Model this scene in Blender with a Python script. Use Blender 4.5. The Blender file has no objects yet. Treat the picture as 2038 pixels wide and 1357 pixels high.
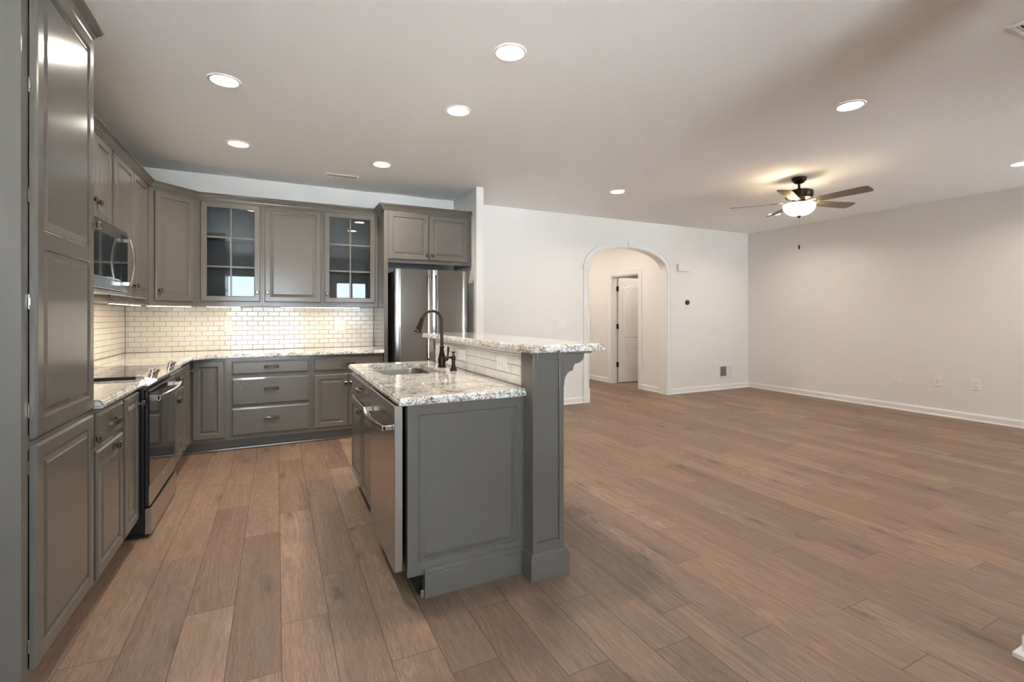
import bpy, bmesh, math, random
from mathutils import Vector, Matrix
S = bpy.context.scene
COL = S.collection
PI = math.pi
R = math.radians

# ------------------------------------------------------------------ camera
FPX, CXP, CYP, CAM_Z = 953.0, 1019.0, 628.0, 1.276
YAW = math.atan((CXP - 551.0) / FPX)
cam_data = bpy.data.cameras.new('camera')
cam = bpy.data.objects.new('camera', cam_data)
COL.objects.link(cam)
cam.location = (0, 0, CAM_Z)
cam.rotation_euler = (PI / 2, 0, -YAW)
cam_data.sensor_fit = 'HORIZONTAL'
cam_data.sensor_width = 36.0
cam_data.lens = FPX / 2038 * 36.0
cam_data.shift_y = -((1357 / 2 - CYP) / 2038)
cam_data.clip_start = 0.02
S.camera = cam

# ------------------------------------------------------------------ world, exposure
W = bpy.data.worlds.new('sky')
S.world = W
W.use_nodes = True
wn = W.node_tree
wn.nodes.clear()
wo = wn.nodes.new('ShaderNodeOutputWorld')
wb = wn.nodes.new('ShaderNodeBackground')
wb.inputs['Color'].default_value = (0.80, 0.90, 1.0, 1)
wb.inputs['Strength'].default_value = 8.5
wn.links.new(wb.outputs[0], wo.inputs[0])

S.view_settings.view_transform = 'Standard'
S.view_settings.look = 'None'
S.view_settings.exposure = 1.14
S.view_settings.gamma = 1.0
S.view_settings.use_curve_mapping = False
try:
    S.cycles.use_denoising = True
    S.cycles.max_bounces = 9
    S.cycles.diffuse_bounces = 5
    S.cycles.glossy_bounces = 4
    S.cycles.transmission_bounces = 4
    S.cycles.transparent_max_bounces = 6
    S.cycles.sample_clamp_indirect = 30.0
    S.cycles.caustics_reflective = False
    S.cycles.caustics_refractive = False
except Exception:
    pass

# sun added to brighten the ceiling; it comes over the roof, so it reaches the room only as light bounced up from the ground
sun_d = bpy.data.lights.new('sun', 'SUN')
sun_d.energy = 185.0
sun_d.angle = R(1)
sun_d.color = (1.0, .98, .96)
sun = bpy.data.objects.new('sun', sun_d)
sun.rotation_euler = (R(-38), 0, 0)
COL.objects.link(sun)

# light levels, tuned together
CAN_W = 6.6
CAN_COL = (1.0, 0.90, 0.79)
STRIP_W = .36
STRIP_COL = (1.0, 0.80, 0.58)
FAN_W = 7.0
HALL_W = 6.0


def area_light(name, loc, w, size, col, rot=(0, 0, 0), size_y=None, shape='DISK', spread=PI):
    l = bpy.data.lights.new(name, 'AREA')
    l.shape = shape
    l.size = size
    if size_y:
        l.size_y = size_y
    l.energy = w
    l.color = col
    l.spread = spread
    o = bpy.data.objects.new(name, l)
    o.location = loc
    o.rotation_euler = rot
    COL.objects.link(o)
    return o


# daylight enters through the windows behind the camera
WALL_S = -2.6
WINS = [(-1.15, 0.60, 0.30, 2.3), (1.40, 2.25, 0.60, 2.2), (6.00, 7.42, 0.06, 2.15)]  # third window is unseen, added to light the long side wall
for (x0, x1, z0, z1) in WINS:
    pl_ = area_light('sky_portal', ((x0 + x1) / 2, WALL_S - 0.13, (z0 + z1) / 2), 1.0,
                     x1 - x0, (1, 1, 1), rot=(R(90), 0, 0), size_y=z1 - z0, shape='RECTANGLE')
    pl_.data.cycles.is_portal = True      # guides sky sampling through the opening, gives off nothing itself


# ------------------------------------------------------------------ materials
def mat(name):
    m = bpy.data.materials.new(name)
    m.use_nodes = True
    nt = m.node_tree
    b = nt.nodes['Principled BSDF']
    return m, nt, b


def N(nt, typ, **kw):
    n = nt.nodes.new(typ)
    for k, v in kw.items():
        if k in n.inputs:
            n.inputs[k].default_value = v
        else:
            setattr(n, k, v)
    return n


def L(nt, a, b):
    nt.links.new(a, b)


def simple(name, col, rough=.5, metal=0.0, bump=0.0, bscale=200, spec=None, coat=0.0, vary=0.0):
    m, nt, b = mat(name)
    b.inputs['Base Color'].default_value = (*col, 1)
    b.inputs['Roughness'].default_value = rough
    b.inputs['Metallic'].default_value = metal
    if spec is not None:
        b.inputs['Specular IOR Level'].default_value = spec
    if coat:
        b.inputs['Coat Weight'].default_value = coat
        b.inputs['Coat Roughness'].default_value = .05
    tc = N(nt, 'ShaderNodeTexCoord')
    no = N(nt, 'ShaderNodeTexNoise', Scale=bscale, Detail=3.0)
    L(nt, tc.outputs['Object'], no.inputs['Vector'])
    if bump:
        bm = N(nt, 'ShaderNodeBump', Strength=bump, Distance=.002)
        L(nt, no.outputs['Fac'], bm.inputs['Height'])
        L(nt, bm.outputs[0], b.inputs['Normal'])
    if vary:
        mx = N(nt, 'ShaderNodeMix', data_type='RGBA')
        mx.inputs[6].default_value = (*[c * (1 - vary) for c in col], 1)
        mx.inputs[7].default_value = (*[min(1, c * (1 + vary)) for c in col], 1)
        L(nt, no.outputs['Fac'], mx.inputs[0])
        L(nt, mx.outputs[2], b.inputs['Base Color'])
    return m


def emis(name, col, s):
    m, nt, b = mat(name)
    b.inputs['Base Color'].default_value = (.9, .9, .9, 1)
    b.inputs['Emission Color'].default_value = (*col, 1)
    b.inputs['Emission Strength'].default_value = s
    return m


def ramp(nt, pts, interp='LINEAR'):
    r = nt.nodes.new('ShaderNodeValToRGB')
    r.color_ramp.interpolation = interp
    e = r.color_ramp.elements
    while len(e) < len(pts):
        e.new(.5)
    for i, (p, c) in enumerate(pts):
        e[i].position = p
        e[i].color = (*c, 1) if len(c) == 3 else c
    return r


def mixc(nt, fac, a, b, blend='MIX'):
    mx = N(nt, 'ShaderNodeMix', data_type='RGBA', blend_type=blend)
    for idx, v in ((0, fac), (6, a), (7, b)):
        if hasattr(v, 'links') or hasattr(v, 'is_output'):
            L(nt, v, mx.inputs[idx])
        elif idx == 0:
            mx.inputs[0].default_value = v
        else:
            mx.inputs[idx].default_value = (*v, 1)
    return mx.outputs[2]


def math_n(nt, op, a, b=None, clamp=False):
    n = N(nt, 'ShaderNodeMath', operation=op, use_clamp=clamp)
    for i, v in enumerate((a, b)):
        if v is None:
            continue
        if hasattr(v, 'is_output'):
            L(nt, v, n.inputs[i])
        else:
            n.inputs[i].default_value = v
    return n.outputs[0]


M = {}
M['cab'] = simple('warm_grey_satin_paint', (.143, .129, .112), .18)
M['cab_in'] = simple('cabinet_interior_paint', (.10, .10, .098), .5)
M['wall'] = simple('off_white_wall_paint', (.79, .765, .73), .62, bump=.12, bscale=260)
M['ceil'] = simple('ceiling_paint', (.86, .85, .83), .8, bump=.25, bscale=60)
M['trim'] = simple('white_semigloss_trim', (.80, .785, .755), .32)
M['white'] = simple('white_plastic', (.82, .80, .76), .35)
M['slot'] = simple('dark_socket_slot', (.05, .045, .04), .5)
M['grill'] = simple('burner_ring_grey', (.22, .21, .20), .6)  # plain grey of the cooktop burner rings
M['bronze'] = simple('oil_rubbed_bronze', (.045, .032, .026), .3, metal=.85)
M['bronze2'] = simple('bronze_cabinet_hardware', (.20, .150, .125), .22, metal=.95)
M['black'] = simple('black_enamel', (.012, .012, .013), .25)
M['blackglass'] = simple('black_oven_glass', (.012, .012, .014), .03, coat=.6)
M['darkgrey'] = simple('dark_grey_appliance_side', (.03, .03, .032), .4)
M['chrome'] = simple('polished_steel', (.72, .70, .67), .12, metal=1)
M['grout'] = simple('sand_grout', (.42, .35, .27), .8, bump=.2, bscale=300)
M['hinge'] = simple('black_hinge_metal', (.02, .018, .016), .4, metal=.5)
M['lens'] = emis('recessed_lamp_lens', (1, .93, .83), 12)
M['striplens'] = emis('strip_lamp_lens', (1, .86, .66), 9)
M['soil'] = simple('outdoor_patio', (.46, .48, .50), .9, bscale=3, vary=.12)
M['siding'] = simple('outdoor_fence_grey', (.35, .35, .34), .8, bscale=8, vary=.2)


def tile_mat():
    m, nt, b = mat('white_glazed_subway_tile')
    tc = N(nt, 'ShaderNodeTexCoord')
    no = N(nt, 'ShaderNodeTexNoise', Scale=9.0, Detail=2.0)
    L(nt, tc.outputs['Object'], no.inputs['Vector'])
    c = mixc(nt, no.outputs['Fac'], (.74, .71, .65), (.84, .82, .78))
    L(nt, c, b.inputs['Base Color'])
    b.inputs['Roughness'].default_value = .07
    bm = N(nt, 'ShaderNodeBump', Strength=.25, Distance=.003)
    n2 = N(nt, 'ShaderNodeTexNoise', Scale=22.0, Detail=1.0)
    L(nt, tc.outputs['Object'], n2.inputs['Vector'])
    L(nt, n2.outputs['Fac'], bm.inputs['Height'])
    L(nt, bm.outputs[0], b.inputs['Normal'])
    return m


M['tile'] = tile_mat()


def steel_mat(name, col=(.56, .53, .49), rough=.2, axis=2, wave=0.0):
    """brushed steel; fine brush lines run across `axis`"""
    m, nt, b = mat(name)
    b.inputs['Metallic'].default_value = 1.0
    b.inputs['Base Color'].default_value = (*col, 1)
    b.inputs['Roughness'].default_value = rough
    tc = N(nt, 'ShaderNodeTexCoord')
    mp = N(nt, 'ShaderNodeMapping')
    sc = [4, 4, 4]
    sc[axis] = 900
    mp.inputs['Scale'].default_value = sc
    no = N(nt, 'ShaderNodeTexNoise', Scale=1.0, Detail=2.0)
    L(nt, tc.outputs['Object'], mp.inputs['Vector'])
    L(nt, mp.outputs[0], no.inputs['Vector'])
    rr = N(nt, 'ShaderNodeMapRange')
    rr.inputs['To Min'].default_value = rough * .8
    rr.inputs['To Max'].default_value = rough * 1.3
    L(nt, no.outputs['Fac'], rr.inputs['Value'])
    L(nt, rr.outputs[0], b.inputs['Roughness'])
    h = no.outputs['Fac']
    bm = N(nt, 'ShaderNodeBump', Strength=.05, Distance=.0005)
    L(nt, h, bm.inputs['Height'])
    last = bm
    if wave:
        mp2 = N(nt, 'ShaderNodeMapping')
        mp2.inputs['Scale'].default_value = (7, 7, 1.6)
        n2 = N(nt, 'ShaderNodeTexNoise', Scale=1.0, Detail=1.0)
        L(nt, tc.outputs['Object'], mp2.inputs['Vector'])
        L(nt, mp2.outputs[0], n2.inputs['Vector'])
        b2 = N(nt, 'ShaderNodeBump', Strength=wave, Distance=.02)
        L(nt, n2.outputs['Fac'], b2.inputs['Height'])
        L(nt, bm.outputs[0], b2.inputs['Normal'])
        last = b2
    L(nt, last.outputs[0], b.inputs['Normal'])
    return m


M['steel'] = steel_mat('brushed_stainless_steel')
M['fridge'] = steel_mat('refrigerator_stainless_steel', (.28, .25, .22), .18, axis=2, wave=.03)
M['sinksteel'] = steel_mat('sink_stainless_steel', (.62, .58, .53), .22)


def granite():
    m, nt, b = mat('cream_and_black_granite')
    tc = N(nt, 'ShaderNodeTexCoord')
    co = tc.outputs['Object']
    big = N(nt, 'ShaderNodeTexNoise', Scale=7.0, Detail=4.0, Roughness=.6, Distortion=.8)
    L(nt, co, big.inputs['Vector'])
    r1 = ramp(nt, [(.44, (.80, .79, .75)), (.54, (.70, .64, .54)), (.66, (.38, .29, .20))])
    L(nt, big.outputs['Fac'], r1.inputs[0])
    mp = N(nt, 'ShaderNodeMapping')
    mp.inputs['Rotation'].default_value = (.5, .3, .7)
    mp.inputs['Scale'].default_value = (1.0, 3.2, 1.6)
    L(nt, co, mp.inputs['Vector'])
    vein = N(nt, 'ShaderNodeTexNoise', Scale=16.0, Detail=7.0, Roughness=.66, Distortion=.9)
    L(nt, mp.outputs[0], vein.inputs['Vector'])
    r2 = ramp(nt, [(.448, (0, 0, 0)), (.467, (1, 1, 1)), (.483, (1, 1, 1)), (.50, (0, 0, 0))])
    L(nt, vein.outputs['Fac'], r2.inputs[0])
    sp = N(nt, 'ShaderNodeTexNoise', Scale=85.0, Detail=4.0, Roughness=.7, Distortion=.5)
    L(nt, co, sp.inputs['Vector'])
    r3 = ramp(nt, [(.55, (0, 0, 0)), (.61, (1, 1, 1))])
    L(nt, sp.outputs['Fac'], r3.inputs[0])
    r4 = ramp(nt, [(.42, (1, 1, 1)), (.48, (0, 0, 0))])
    L(nt, sp.outputs['Fac'], r4.inputs[0])
    c = mixc(nt, math_n(nt, 'MULTIPLY', r3.outputs[0], .62), r1.outputs[0], (.14, .11, .085))
    c = mixc(nt, math_n(nt, 'MULTIPLY', r4.outputs[0], .8), c, (.90, .88, .83))
    c = mixc(nt, math_n(nt, 'MULTIPLY', r2.outputs[0], .95), c, (.02, .018, .018))
    L(nt, c, b.inputs['Base Color'])
    b.inputs['Roughness'].default_value = .06
    b.inputs['Coat Weight'].default_value = .5
    b.inputs['Coat Roughness'].default_value = .03
    return m


M['granite'] = granite()


def glass_mat():
    m, nt, b = mat('clear_cabinet_glass')
    nt.nodes.remove(b)
    out = nt.nodes['Material Output']
    tr = N(nt, 'ShaderNodeBsdfTransparent')
    tr.inputs['Color'].default_value = (.86, .89, .90, 1)
    gl = N(nt, 'ShaderNodeBsdfGlossy')
    gl.inputs['Roughness'].default_value = .0
    fr = N(nt, 'ShaderNodeFresnel', IOR=1.65)
    mx = N(nt, 'ShaderNodeMixShader')
    L(nt, fr.outputs[0], mx.inputs[0])
    L(nt, tr.outputs[0], mx.inputs[1])
    L(nt, gl.outputs[0], mx.inputs[2])
    L(nt, mx.outputs[0], out.inputs[0])
    return m


M['glass'] = glass_mat()


def floor_mat():
    m, nt, b = mat('brown_oak_planks')
    uv = N(nt, 'ShaderNodeUVMap', uv_map='grain')
    e1 = N(nt, 'ShaderNodeUVMap', uv_map='edge_low')
    e2 = N(nt, 'ShaderNodeUVMap', uv_map='edge_high')
    pid = N(nt, 'ShaderNodeAttribute', attribute_name='tone')
    pid2 = N(nt, 'ShaderNodeSeparateColor')
    L(nt, pid.outputs['Color'], pid2.inputs[0])
    r, g, bl = pid2.outputs[0], pid2.outputs[1], pid2.outputs[2]
    # coordinates: x across (m), y along (m)
    comb = uv.outputs[0]

    def mapped(sx, sy):
        mp = N(nt, 'ShaderNodeMapping')
        mp.inputs['Scale'].default_value = (sx, sy, 1)
        L(nt, comb, mp.inputs['Vector'])
        return mp.outputs[0]

    # gentle warp shared by all figure
    warp = N(nt, 'ShaderNodeTexNoise', Scale=1.0, Detail=3.0, Roughness=.55)
    L(nt, mapped(7, 1.3), warp.inputs['Vector'])
    # cathedral figure: contour lines of a smooth field stretched along the plank
    fld = N(nt, 'ShaderNodeTexNoise', Scale=1.0, Detail=1.5, Roughness=.4, Distortion=.35)
    L(nt, mapped(8.0, .8), fld.inputs['Vector'])
    ph = math_n(nt, 'MULTIPLY', fld.outputs['Fac'], 120.0)
    wob = N(nt, 'ShaderNodeTexNoise', Scale=1.0, Detail=4.0, Roughness=.7)
    L(nt, mapped(60, 14), wob.inputs['Vector'])
    ph = math_n(nt, 'ADD', ph, math_n(nt, 'MULTIPLY', wob.outputs['Fac'], 2.2))
    sn = math_n(nt, 'SINE', ph)
    sn = math_n(nt, 'ADD', math_n(nt, 'MULTIPLY', sn, .5), .5)
    sn = math_n(nt, 'POWER', sn, 2.2)
    # where the figure shows
    msk = N(nt, 'ShaderNodeTexNoise', Scale=1.0, Detail=2.0)
    L(nt, mapped(5, .9), msk.inputs['Vector'])
    mr = ramp(nt, [(.45, (.08, .08, .08)), (.62, (1, 1, 1))])
    L(nt, msk.outputs['Fac'], mr.inputs[0])
    # fine pores and streaks
    pore = N(nt, 'ShaderNodeTexNoise', Scale=1.0, Detail=5.0, Roughness=.65, Distortion=.4)
    L(nt, mapped(260, 14), pore.inputs['Vector'])
    streak = N(nt, 'ShaderNodeTexNoise', Scale=1.0, Detail=4.0, Roughness=.6, Distortion=.3)
    L(nt, mapped(38, 2.0), streak.inputs['Vector'])
    cloud = N(nt, 'ShaderNodeTexNoise', Scale=1.0, Detail=2.0, Roughness=.5)
    L(nt, mapped(9, 3.2), cloud.inputs['Vector'])
    # plank tone
    base = mixc(nt, r, (.175, .108, .067), (.278, .180, .117))
    base = mixc(nt, math_n(nt, 'MULTIPLY', g, .35), base, (.230, .160, .120))
    dark = mixc(nt, 1.0, base, (.56, .53, .51), 'MULTIPLY')
    light = mixc(nt, 1.0, base, (1.45, 1.48, 1.50), 'MULTIPLY')
    sr = ramp(nt, [(.35, (0, 0, 0)), (.62, (1, 1, 1))])
    L(nt, streak.outputs['Fac'], sr.inputs[0])
    c = mixc(nt, math_n(nt, 'MULTIPLY', sr.outputs[0], .5), base, dark)
    fig = math_n(nt, 'MULTIPLY', sn, mr.outputs[0])
    c = mixc(nt, math_n(nt, 'MULTIPLY', fig, .62), c, light)
    pr_ = ramp(nt, [(.50, (0, 0, 0)), (.68, (1, 1, 1))])
    L(nt, pore.outputs['Fac'], pr_.inputs[0])
    c = mixc(nt, math_n(nt, 'MULTIPLY', pr_.outputs[0], .75), c, light)
    pd = ramp(nt, [(.34, (1, 1, 1)), (.46, (0, 0, 0))])
    L(nt, pore.outputs['Fac'], pd.inputs[0])
    c = mixc(nt, math_n(nt, 'MULTIPLY', pd.outputs[0], .60), c, dark)
    cr = ramp(nt, [(.50, (0, 0, 0)), (.78, (1, 1, 1))])
    L(nt, cloud.outputs['Fac'], cr.inputs[0])
    c = mixc(nt, math_n(nt, 'MULTIPLY', cr.outputs[0], .55), c, (.15, .105, .08))
    # knots
    kn = N(nt, 'ShaderNodeTexVoronoi', Scale=1.0, feature='F1', voronoi_dimensions='2D')
    wv = N(nt, 'ShaderNodeVectorMath', operation='ADD')
    w2 = N(nt, 'ShaderNodeVectorMath', operation='SCALE')
    w2.inputs['Scale'].default_value = .35
    L(nt, wob.outputs['Color'], w2.inputs[0])
    L(nt, mapped(4.2, 1.55), wv.inputs[0])
    L(nt, w2.outputs[0], wv.inputs[1])
    L(nt, wv.outputs[0], kn.inputs['Vector'])
    kr = ramp(nt, [(.0, (1, 1, 1)), (.035, (.85, .85, .85)), (.10, (.30, .30, .30)), (.24, (0, 0, 0))])
    L(nt, kn.outputs['Distance'], kr.inputs[0])
    ksel = N(nt, 'ShaderNodeSeparateColor')
    L(nt, kn.outputs['Color'], ksel.inputs[0])
    ks = math_n(nt, 'GREATER_THAN', ksel.outputs[0], .60)
    c = mixc(nt, math_n(nt, 'MULTIPLY', math_n(nt, 'MULTIPLY', kr.outputs[0], ks), .85), c, (.065, .048, .040))
    # grooves between planks
    s1 = N(nt, 'ShaderNodeSeparateXYZ')
    s2 = N(nt, 'ShaderNodeSeparateXYZ')
    L(nt, e1.outputs[0], s1.inputs[0])
    L(nt, e2.outputs[0], s2.inputs[0])
    d = math_n(nt, 'MINIMUM', math_n(nt, 'MINIMUM', s1.outputs[0], s2.outputs[0]),
               math_n(nt, 'MINIMUM', s1.outputs[1], s2.outputs[1]))
    gr = N(nt, 'ShaderNodeMapRange')
    gr.inputs['From Min'].default_value = .0006
    gr.inputs['From Max'].default_value = .0022
    gr.inputs['To Min'].default_value = 1
    gr.inputs['To Max'].default_value = 0
    L(nt, d, gr.inputs['Value'])
    c = mixc(nt, math_n(nt, 'MULTIPLY', gr.outputs[0], .82), c, (.035, .022, .015))
    L(nt, c, b.inputs['Base Color'])
    ro = N(nt, 'ShaderNodeMapRange')
    ro.inputs['To Min'].default_value = .44
    ro.inputs['To Max'].default_value = .60
    L(nt, streak.outputs['Fac'], ro.inputs['Value'])
    L(nt, ro.outputs[0], b.inputs['Roughness'])
    hh = math_n(nt, 'SUBTRACT', math_n(nt, 'MULTIPLY', pore.outputs['Fac'], .25), gr.outputs[0])
    bm = N(nt, 'ShaderNodeBump', Strength=.35, Distance=.0015)
    L(nt, hh, bm.inputs['Height'])
    L(nt, bm.outputs[0], b.inputs['Normal'])
    return m


M['floor'] = floor_mat()


def blade_mat():
    m, nt, b = mat('grey_brown_fan_blade')
    b.inputs['Base Color'].default_value = (.20, .15, .11, 1)
    b.inputs['Roughness'].default_value = .45
    tc = N(nt, 'ShaderNodeTexCoord')
    mp = N(nt, 'ShaderNodeMapping')
    mp.inputs['Scale'].default_value = (3, 60, 1)
    no = N(nt, 'ShaderNodeTexNoise', Scale=1.0, Detail=3.0)
    L(nt, tc.outputs['Object'], mp.inputs['Vector'])
    L(nt, mp.outputs[0], no.inputs['Vector'])
    L(nt, mixc(nt, no.outputs['Fac'], (.16, .115, .085), (.25, .19, .14)), b.inputs['Base Color'])
    return m


M['blade'] = blade_mat()


# ------------------------------------------------------------------ mesh helpers
class B:
    def __init__(s):
        s.v, s.f, s.m = [], [], []

    def add(s, vs, fs, mi=0):
        o = len(s.v)
        s.v += [tuple(p) for p in vs]
        for f in fs:
            s.f.append([i + o for i in f])
            s.m.append(mi)
        return s

    def box(s, x0, x1, y0, y1, z0, z1, mi=0):
        if x0 > x1: x0, x1 = x1, x0
        if y0 > y1: y0, y1 = y1, y0
        if z0 > z1: z0, z1 = z1, z0
        v = [(x, y, z) for z in (z0, z1) for (x, y) in ((x0, y0), (x1, y0), (x1, y1), (x0, y1))]
        return s.add(v, [(3, 2, 1, 0), (4, 5, 6, 7), (0, 1, 5, 4), (1, 2, 6, 5), (2, 3, 7, 6), (3, 0, 4, 7)], mi)

    def rings(s, rings, cap0=True, cap1=True, mi=0, closed=False):
        n = len(rings[0])
        vs = [p for r in rings for p in r]
        fs = []
        K = len(rings)
        for k in range(K if closed else K - 1):
            a, b_ = k * n, ((k + 1) % K) * n
            for i in range(n):
                j = (i + 1) % n
                fs.append((a + i, a + j, b_ + j, b_ + i))
        if not closed:
            if cap0: fs.append(tuple(range(n - 1, -1, -1)))
            if cap1: fs.append(tuple((K - 1) * n + i for i in range(n)))
        return s.add(vs, fs, mi)

    def prism(s, poly, fn, d0, d1, mi=0):
        """poly 2-D points, fn(u, v, d) -> xyz"""
        return s.rings([[fn(u, v, d0) for u, v in poly], [fn(u, v, d1) for u, v in poly]], mi=mi)

    def tube(s, path, rad, seg=12, mi=0, sx=1.0, up=None):
        path = [Vector(p) for p in path]
        rads = rad if isinstance(rad, (list, tuple)) else [rad] * len(path)
        rings = []
        prev = None
        for i, p in enumerate(path):
            a = path[max(0, i - 1)]
            c = path[min(len(path) - 1, i + 1)]
            t = (c - a).normalized()
            if prev is None:
                u = Vector(up) if up else (Vector((0, 0, 1)) if abs(t.z) < .9 else Vector((1, 0, 0)))
            else:
                u = prev
            u = (u - t * u.dot(t)).normalized()
            w = t.cross(u)
            prev = u
            rings.append([p + (u * math.cos(q) + w * math.sin(q) * sx) * rads[i] for q in [2 * PI * k / seg for k in range(seg)]])
        return s.rings(rings, mi=mi)

    def lathe(s, prof, c=(0, 0, 0), seg=32, mi=0, axis='z', cap=True):
        rings = []
        for r, h in prof:
            rg = []
            for k in range(seg):
                q = 2 * PI * k / seg
                a, b_ = r * math.cos(q), r * math.sin(q)
                if axis == 'z':
                    p = (c[0] + a, c[1] + b_, c[2] + h)
                elif axis == 'y':
                    p = (c[0] + a, c[1] + h, c[2] - b_)
                else:
                    p = (c[0] + h, c[1] + a, c[2] + b_)
                rg.append(p)
            rings.append(rg)
        return s.rings(rings, cap0=cap, cap1=cap, mi=mi)

    def obj(s, name, mats, parent=None, loc=(0, 0, 0), rotz=0, rot=None, smooth=False, bevel=0.0, seg=2):
        me = bpy.data.meshes.new(name)
        me.from_pydata(s.v, [], s.f)
        if isinstance(mats, str): mats = [mats]
        for k in mats: me.materials.append(M[k])
        me.polygons.foreach_set('material_index', s.m)
        bm = bmesh.new()
        bm.from_mesh(me)
        bmesh.ops.recalc_face_normals(bm, faces=bm.faces)
        bm.to_mesh(me)
        bm.free()
        if smooth:
            me.polygons.foreach_set('use_smooth', [True] * len(me.polygons))
            try:
                me.set_sharp_from_angle(angle=R(38))
            except Exception:
                pass
        me.update()
        o = bpy.data.objects.new(name, me)
        COL.objects.link(o)
        o.location = loc
        o.rotation_euler = rot if rot else (0, 0, rotz)
        if parent: o.parent = parent
        if bevel:
            md = o.modifiers.new('edge', 'BEVEL')
            md.width = bevel
            md.segments = seg
            md.limit_method = 'ANGLE'
            md.angle_limit = R(40)
        return o


def tag(o, label, cat, group=None):
    o['label'] = label
    o['category'] = cat
    if group: o['group'] = group
    return o


def thing(name, label, cat, loc=(0, 0, 0), rotz=0, group=None):
    o = bpy.data.objects.new(name, None)
    COL.objects.link(o)
    o.location = loc
    o.rotation_euler = (0, 0, rotz)
    o.empty_display_size = .1
    return tag(o, label, cat, group)


def struct(o):
    o['kind'] = 'structure'
    return o


def dup(o, parent=None):
    c = o.copy()
    COL.objects.link(c)
    if parent: c.parent = parent
    for ch in list(o.children): dup(ch, c)
    return c


def offset_poly(poly, ds):
    """inset a CCW polygon, one distance per edge (edge i runs from point i to i+1)"""
    n = len(poly)
    out = []
    for i in range(n):
        p0, p1, p2 = Vector(poly[i - 1]), Vector(poly[i]), Vector(poly[(i + 1) % n])
        d1, d2 = (p1 - p0).normalized(), (p2 - p1).normalized()
        n1, n2 = Vector((-d1.y, d1.x)), Vector((-d2.y, d2.x))
        a, b_ = ds[i - 1], ds[i]
        den = 1 + n1.dot(n2)
        det = n1.x * n2.y - n1.y * n2.x
        if abs(det) < 1e-6:
            q = p1 + n1 * a
        else:
            q = p1 + Vector(((a * n2.y - b_ * n1.y) / det, (b_ * n1.x - a * n2.x) / det))
        out.append((q.x, q.y))
    return out


def sweep(b, prof, path, mi=0, z=0.0):
    """prof: closed list of (out, up); path: xy points; out is to the right-hand side of travel; mitred"""
    path = [Vector(p) for p in path]
    rings = []
    for i, p in enumerate(path):
        ds = []
        if i > 0: ds.append((path[i] - path[i - 1]).normalized())
        if i < len(path) - 1: ds.append((path[i + 1] - path[i]).normalized())
        ns = [Vector((d.y, -d.x)) for d in ds]
        if len(ns) == 1:
            m = ns[0]
        else:
            m = (ns[0] + ns[1])
            m = m / (1 + ns[0].dot(ns[1]))
        rings.append([(p.x + m.x * u, p.y + m.y * u, z + v) for u, v in prof])
    return b.rings(rings, mi=mi)


BASEPROF = [(0, 0), (.024, 0), (.024, .012), (.020, .018), (.014, .020), (.014, .070), (.010, .082), (.006, .090), (.004, .095), (0, .095)]
CROWN = [(0, 0), (.006, 0), (.010, .006), (.012, .012), (.020, .016), (.026, .026), (.040, .040), (.050, .046), (.050, .052), (.058, .054), (.058, .062), (0, .062)]

CROWN7 = [(o_ * .7, v) for o_, v in CROWN]

# ------------------------------------------------------------------ room shell
XL, XR, YB, CZ = -1.33, 7.57, 5.83, 2.74
YS = WALL_S
# floor: real plank layout, boards run in depth
PX0, PW, PLEN = .016, .1822, 1.235
JOINT = {-4: 1.03, -3: .546, -2: 1.198, -1: .675, 0: .957, 1: .047, 2: .544, 4: .706, 5: .2, 6: .58, 8: .325, 9: .067, 10: .604, 11: .929,
         12: 1.233, 13: .456, 14: .906, 15: .210, 16: .608, 17: 1.146, 18: .295, 19: 1.02, 20: .653, 21: .379, 22: .891, 23: .133,
         24: .511, 26: .874, 28: .594, 29: .986, 31: .601}
rnd = random.Random(7)


def build_floor(x0, x1, y0, y1):
    vs, fs, grain, lo, hi, tone = [], [], [], [], [], []
    k0, k1 = math.floor((x0 - PX0) / PW), math.floor((x1 - PX0) / PW - 1e-6)
    for k in range(k0, k1 + 1):
        off = JOINT.get(k)
        if off is None: off = rnd.uniform(0, PLEN)
        xa, xb = max(x0, PX0 + k * PW), min(x1, PX0 + (k + 1) * PW)
        j = math.floor((y0 - off) / PLEN)
        while off + j * PLEN < y1:
            ya, yb = off + j * PLEN, off + (j + 1) * PLEN
            j += 1
            ca, cb = max(ya, y0), min(yb, y1)
            if cb - ca < .001: continue
            gx, gy = rnd.uniform(0, 90), rnd.uniform(0, 90)
            fl = rnd.choice((1, -1))
            t = (rnd.random(), rnd.random(), rnd.random(), 1)
            base = len(vs)
            for (x, y) in ((xa, ca), (xb, ca), (xb, cb), (xa, cb)):
                vs.append((x, y, 0))
                grain.append((gx + fl * (x - xa), gy + (y - ya)))
                lo.append((x - (PX0 + k * PW), y - ya))
                hi.append((PX0 + (k + 1) * PW - x, yb - y))
                tone.append(t)
            fs.append((base, base + 1, base + 2, base + 3))
    me = bpy.data.meshes.new('floor')
    me.from_pydata(vs, [], fs)
    for nm, dat in (('grain', grain), ('edge_low', lo), ('edge_high', hi)):
        u = me.uv_layers.new(name=nm)
        for i, lp in enumerate(me.loops):
            u.data[i].uv = dat[lp.vertex_index]
    ca_ = me.color_attributes.new('tone', 'FLOAT_COLOR', 'POINT')
    for i, t in enumerate(tone): ca_.data[i].color = t
    me.materials.append(M['floor'])
    o = bpy.data.objects.new('floor', me)
    COL.objects.link(o)
    return struct(o)


HALL_L, HALL_R, HALL_E = 4.04, 5.68, 8.8
build_floor(XL, XR, YS, HALL_E)
struct(B().box(XL - .12, XR + .12, YS - .12, HALL_E + .12, CZ, CZ + .1).obj('ceiling', 'ceil'))
struct(B().box(XL - .12, XL, YS, YB, 0, CZ).obj('wall_left', 'wall'))
struct(B().box(XR, XR + .12, YS, HALL_E, 0, CZ).obj('wall_right', 'wall'))

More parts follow.
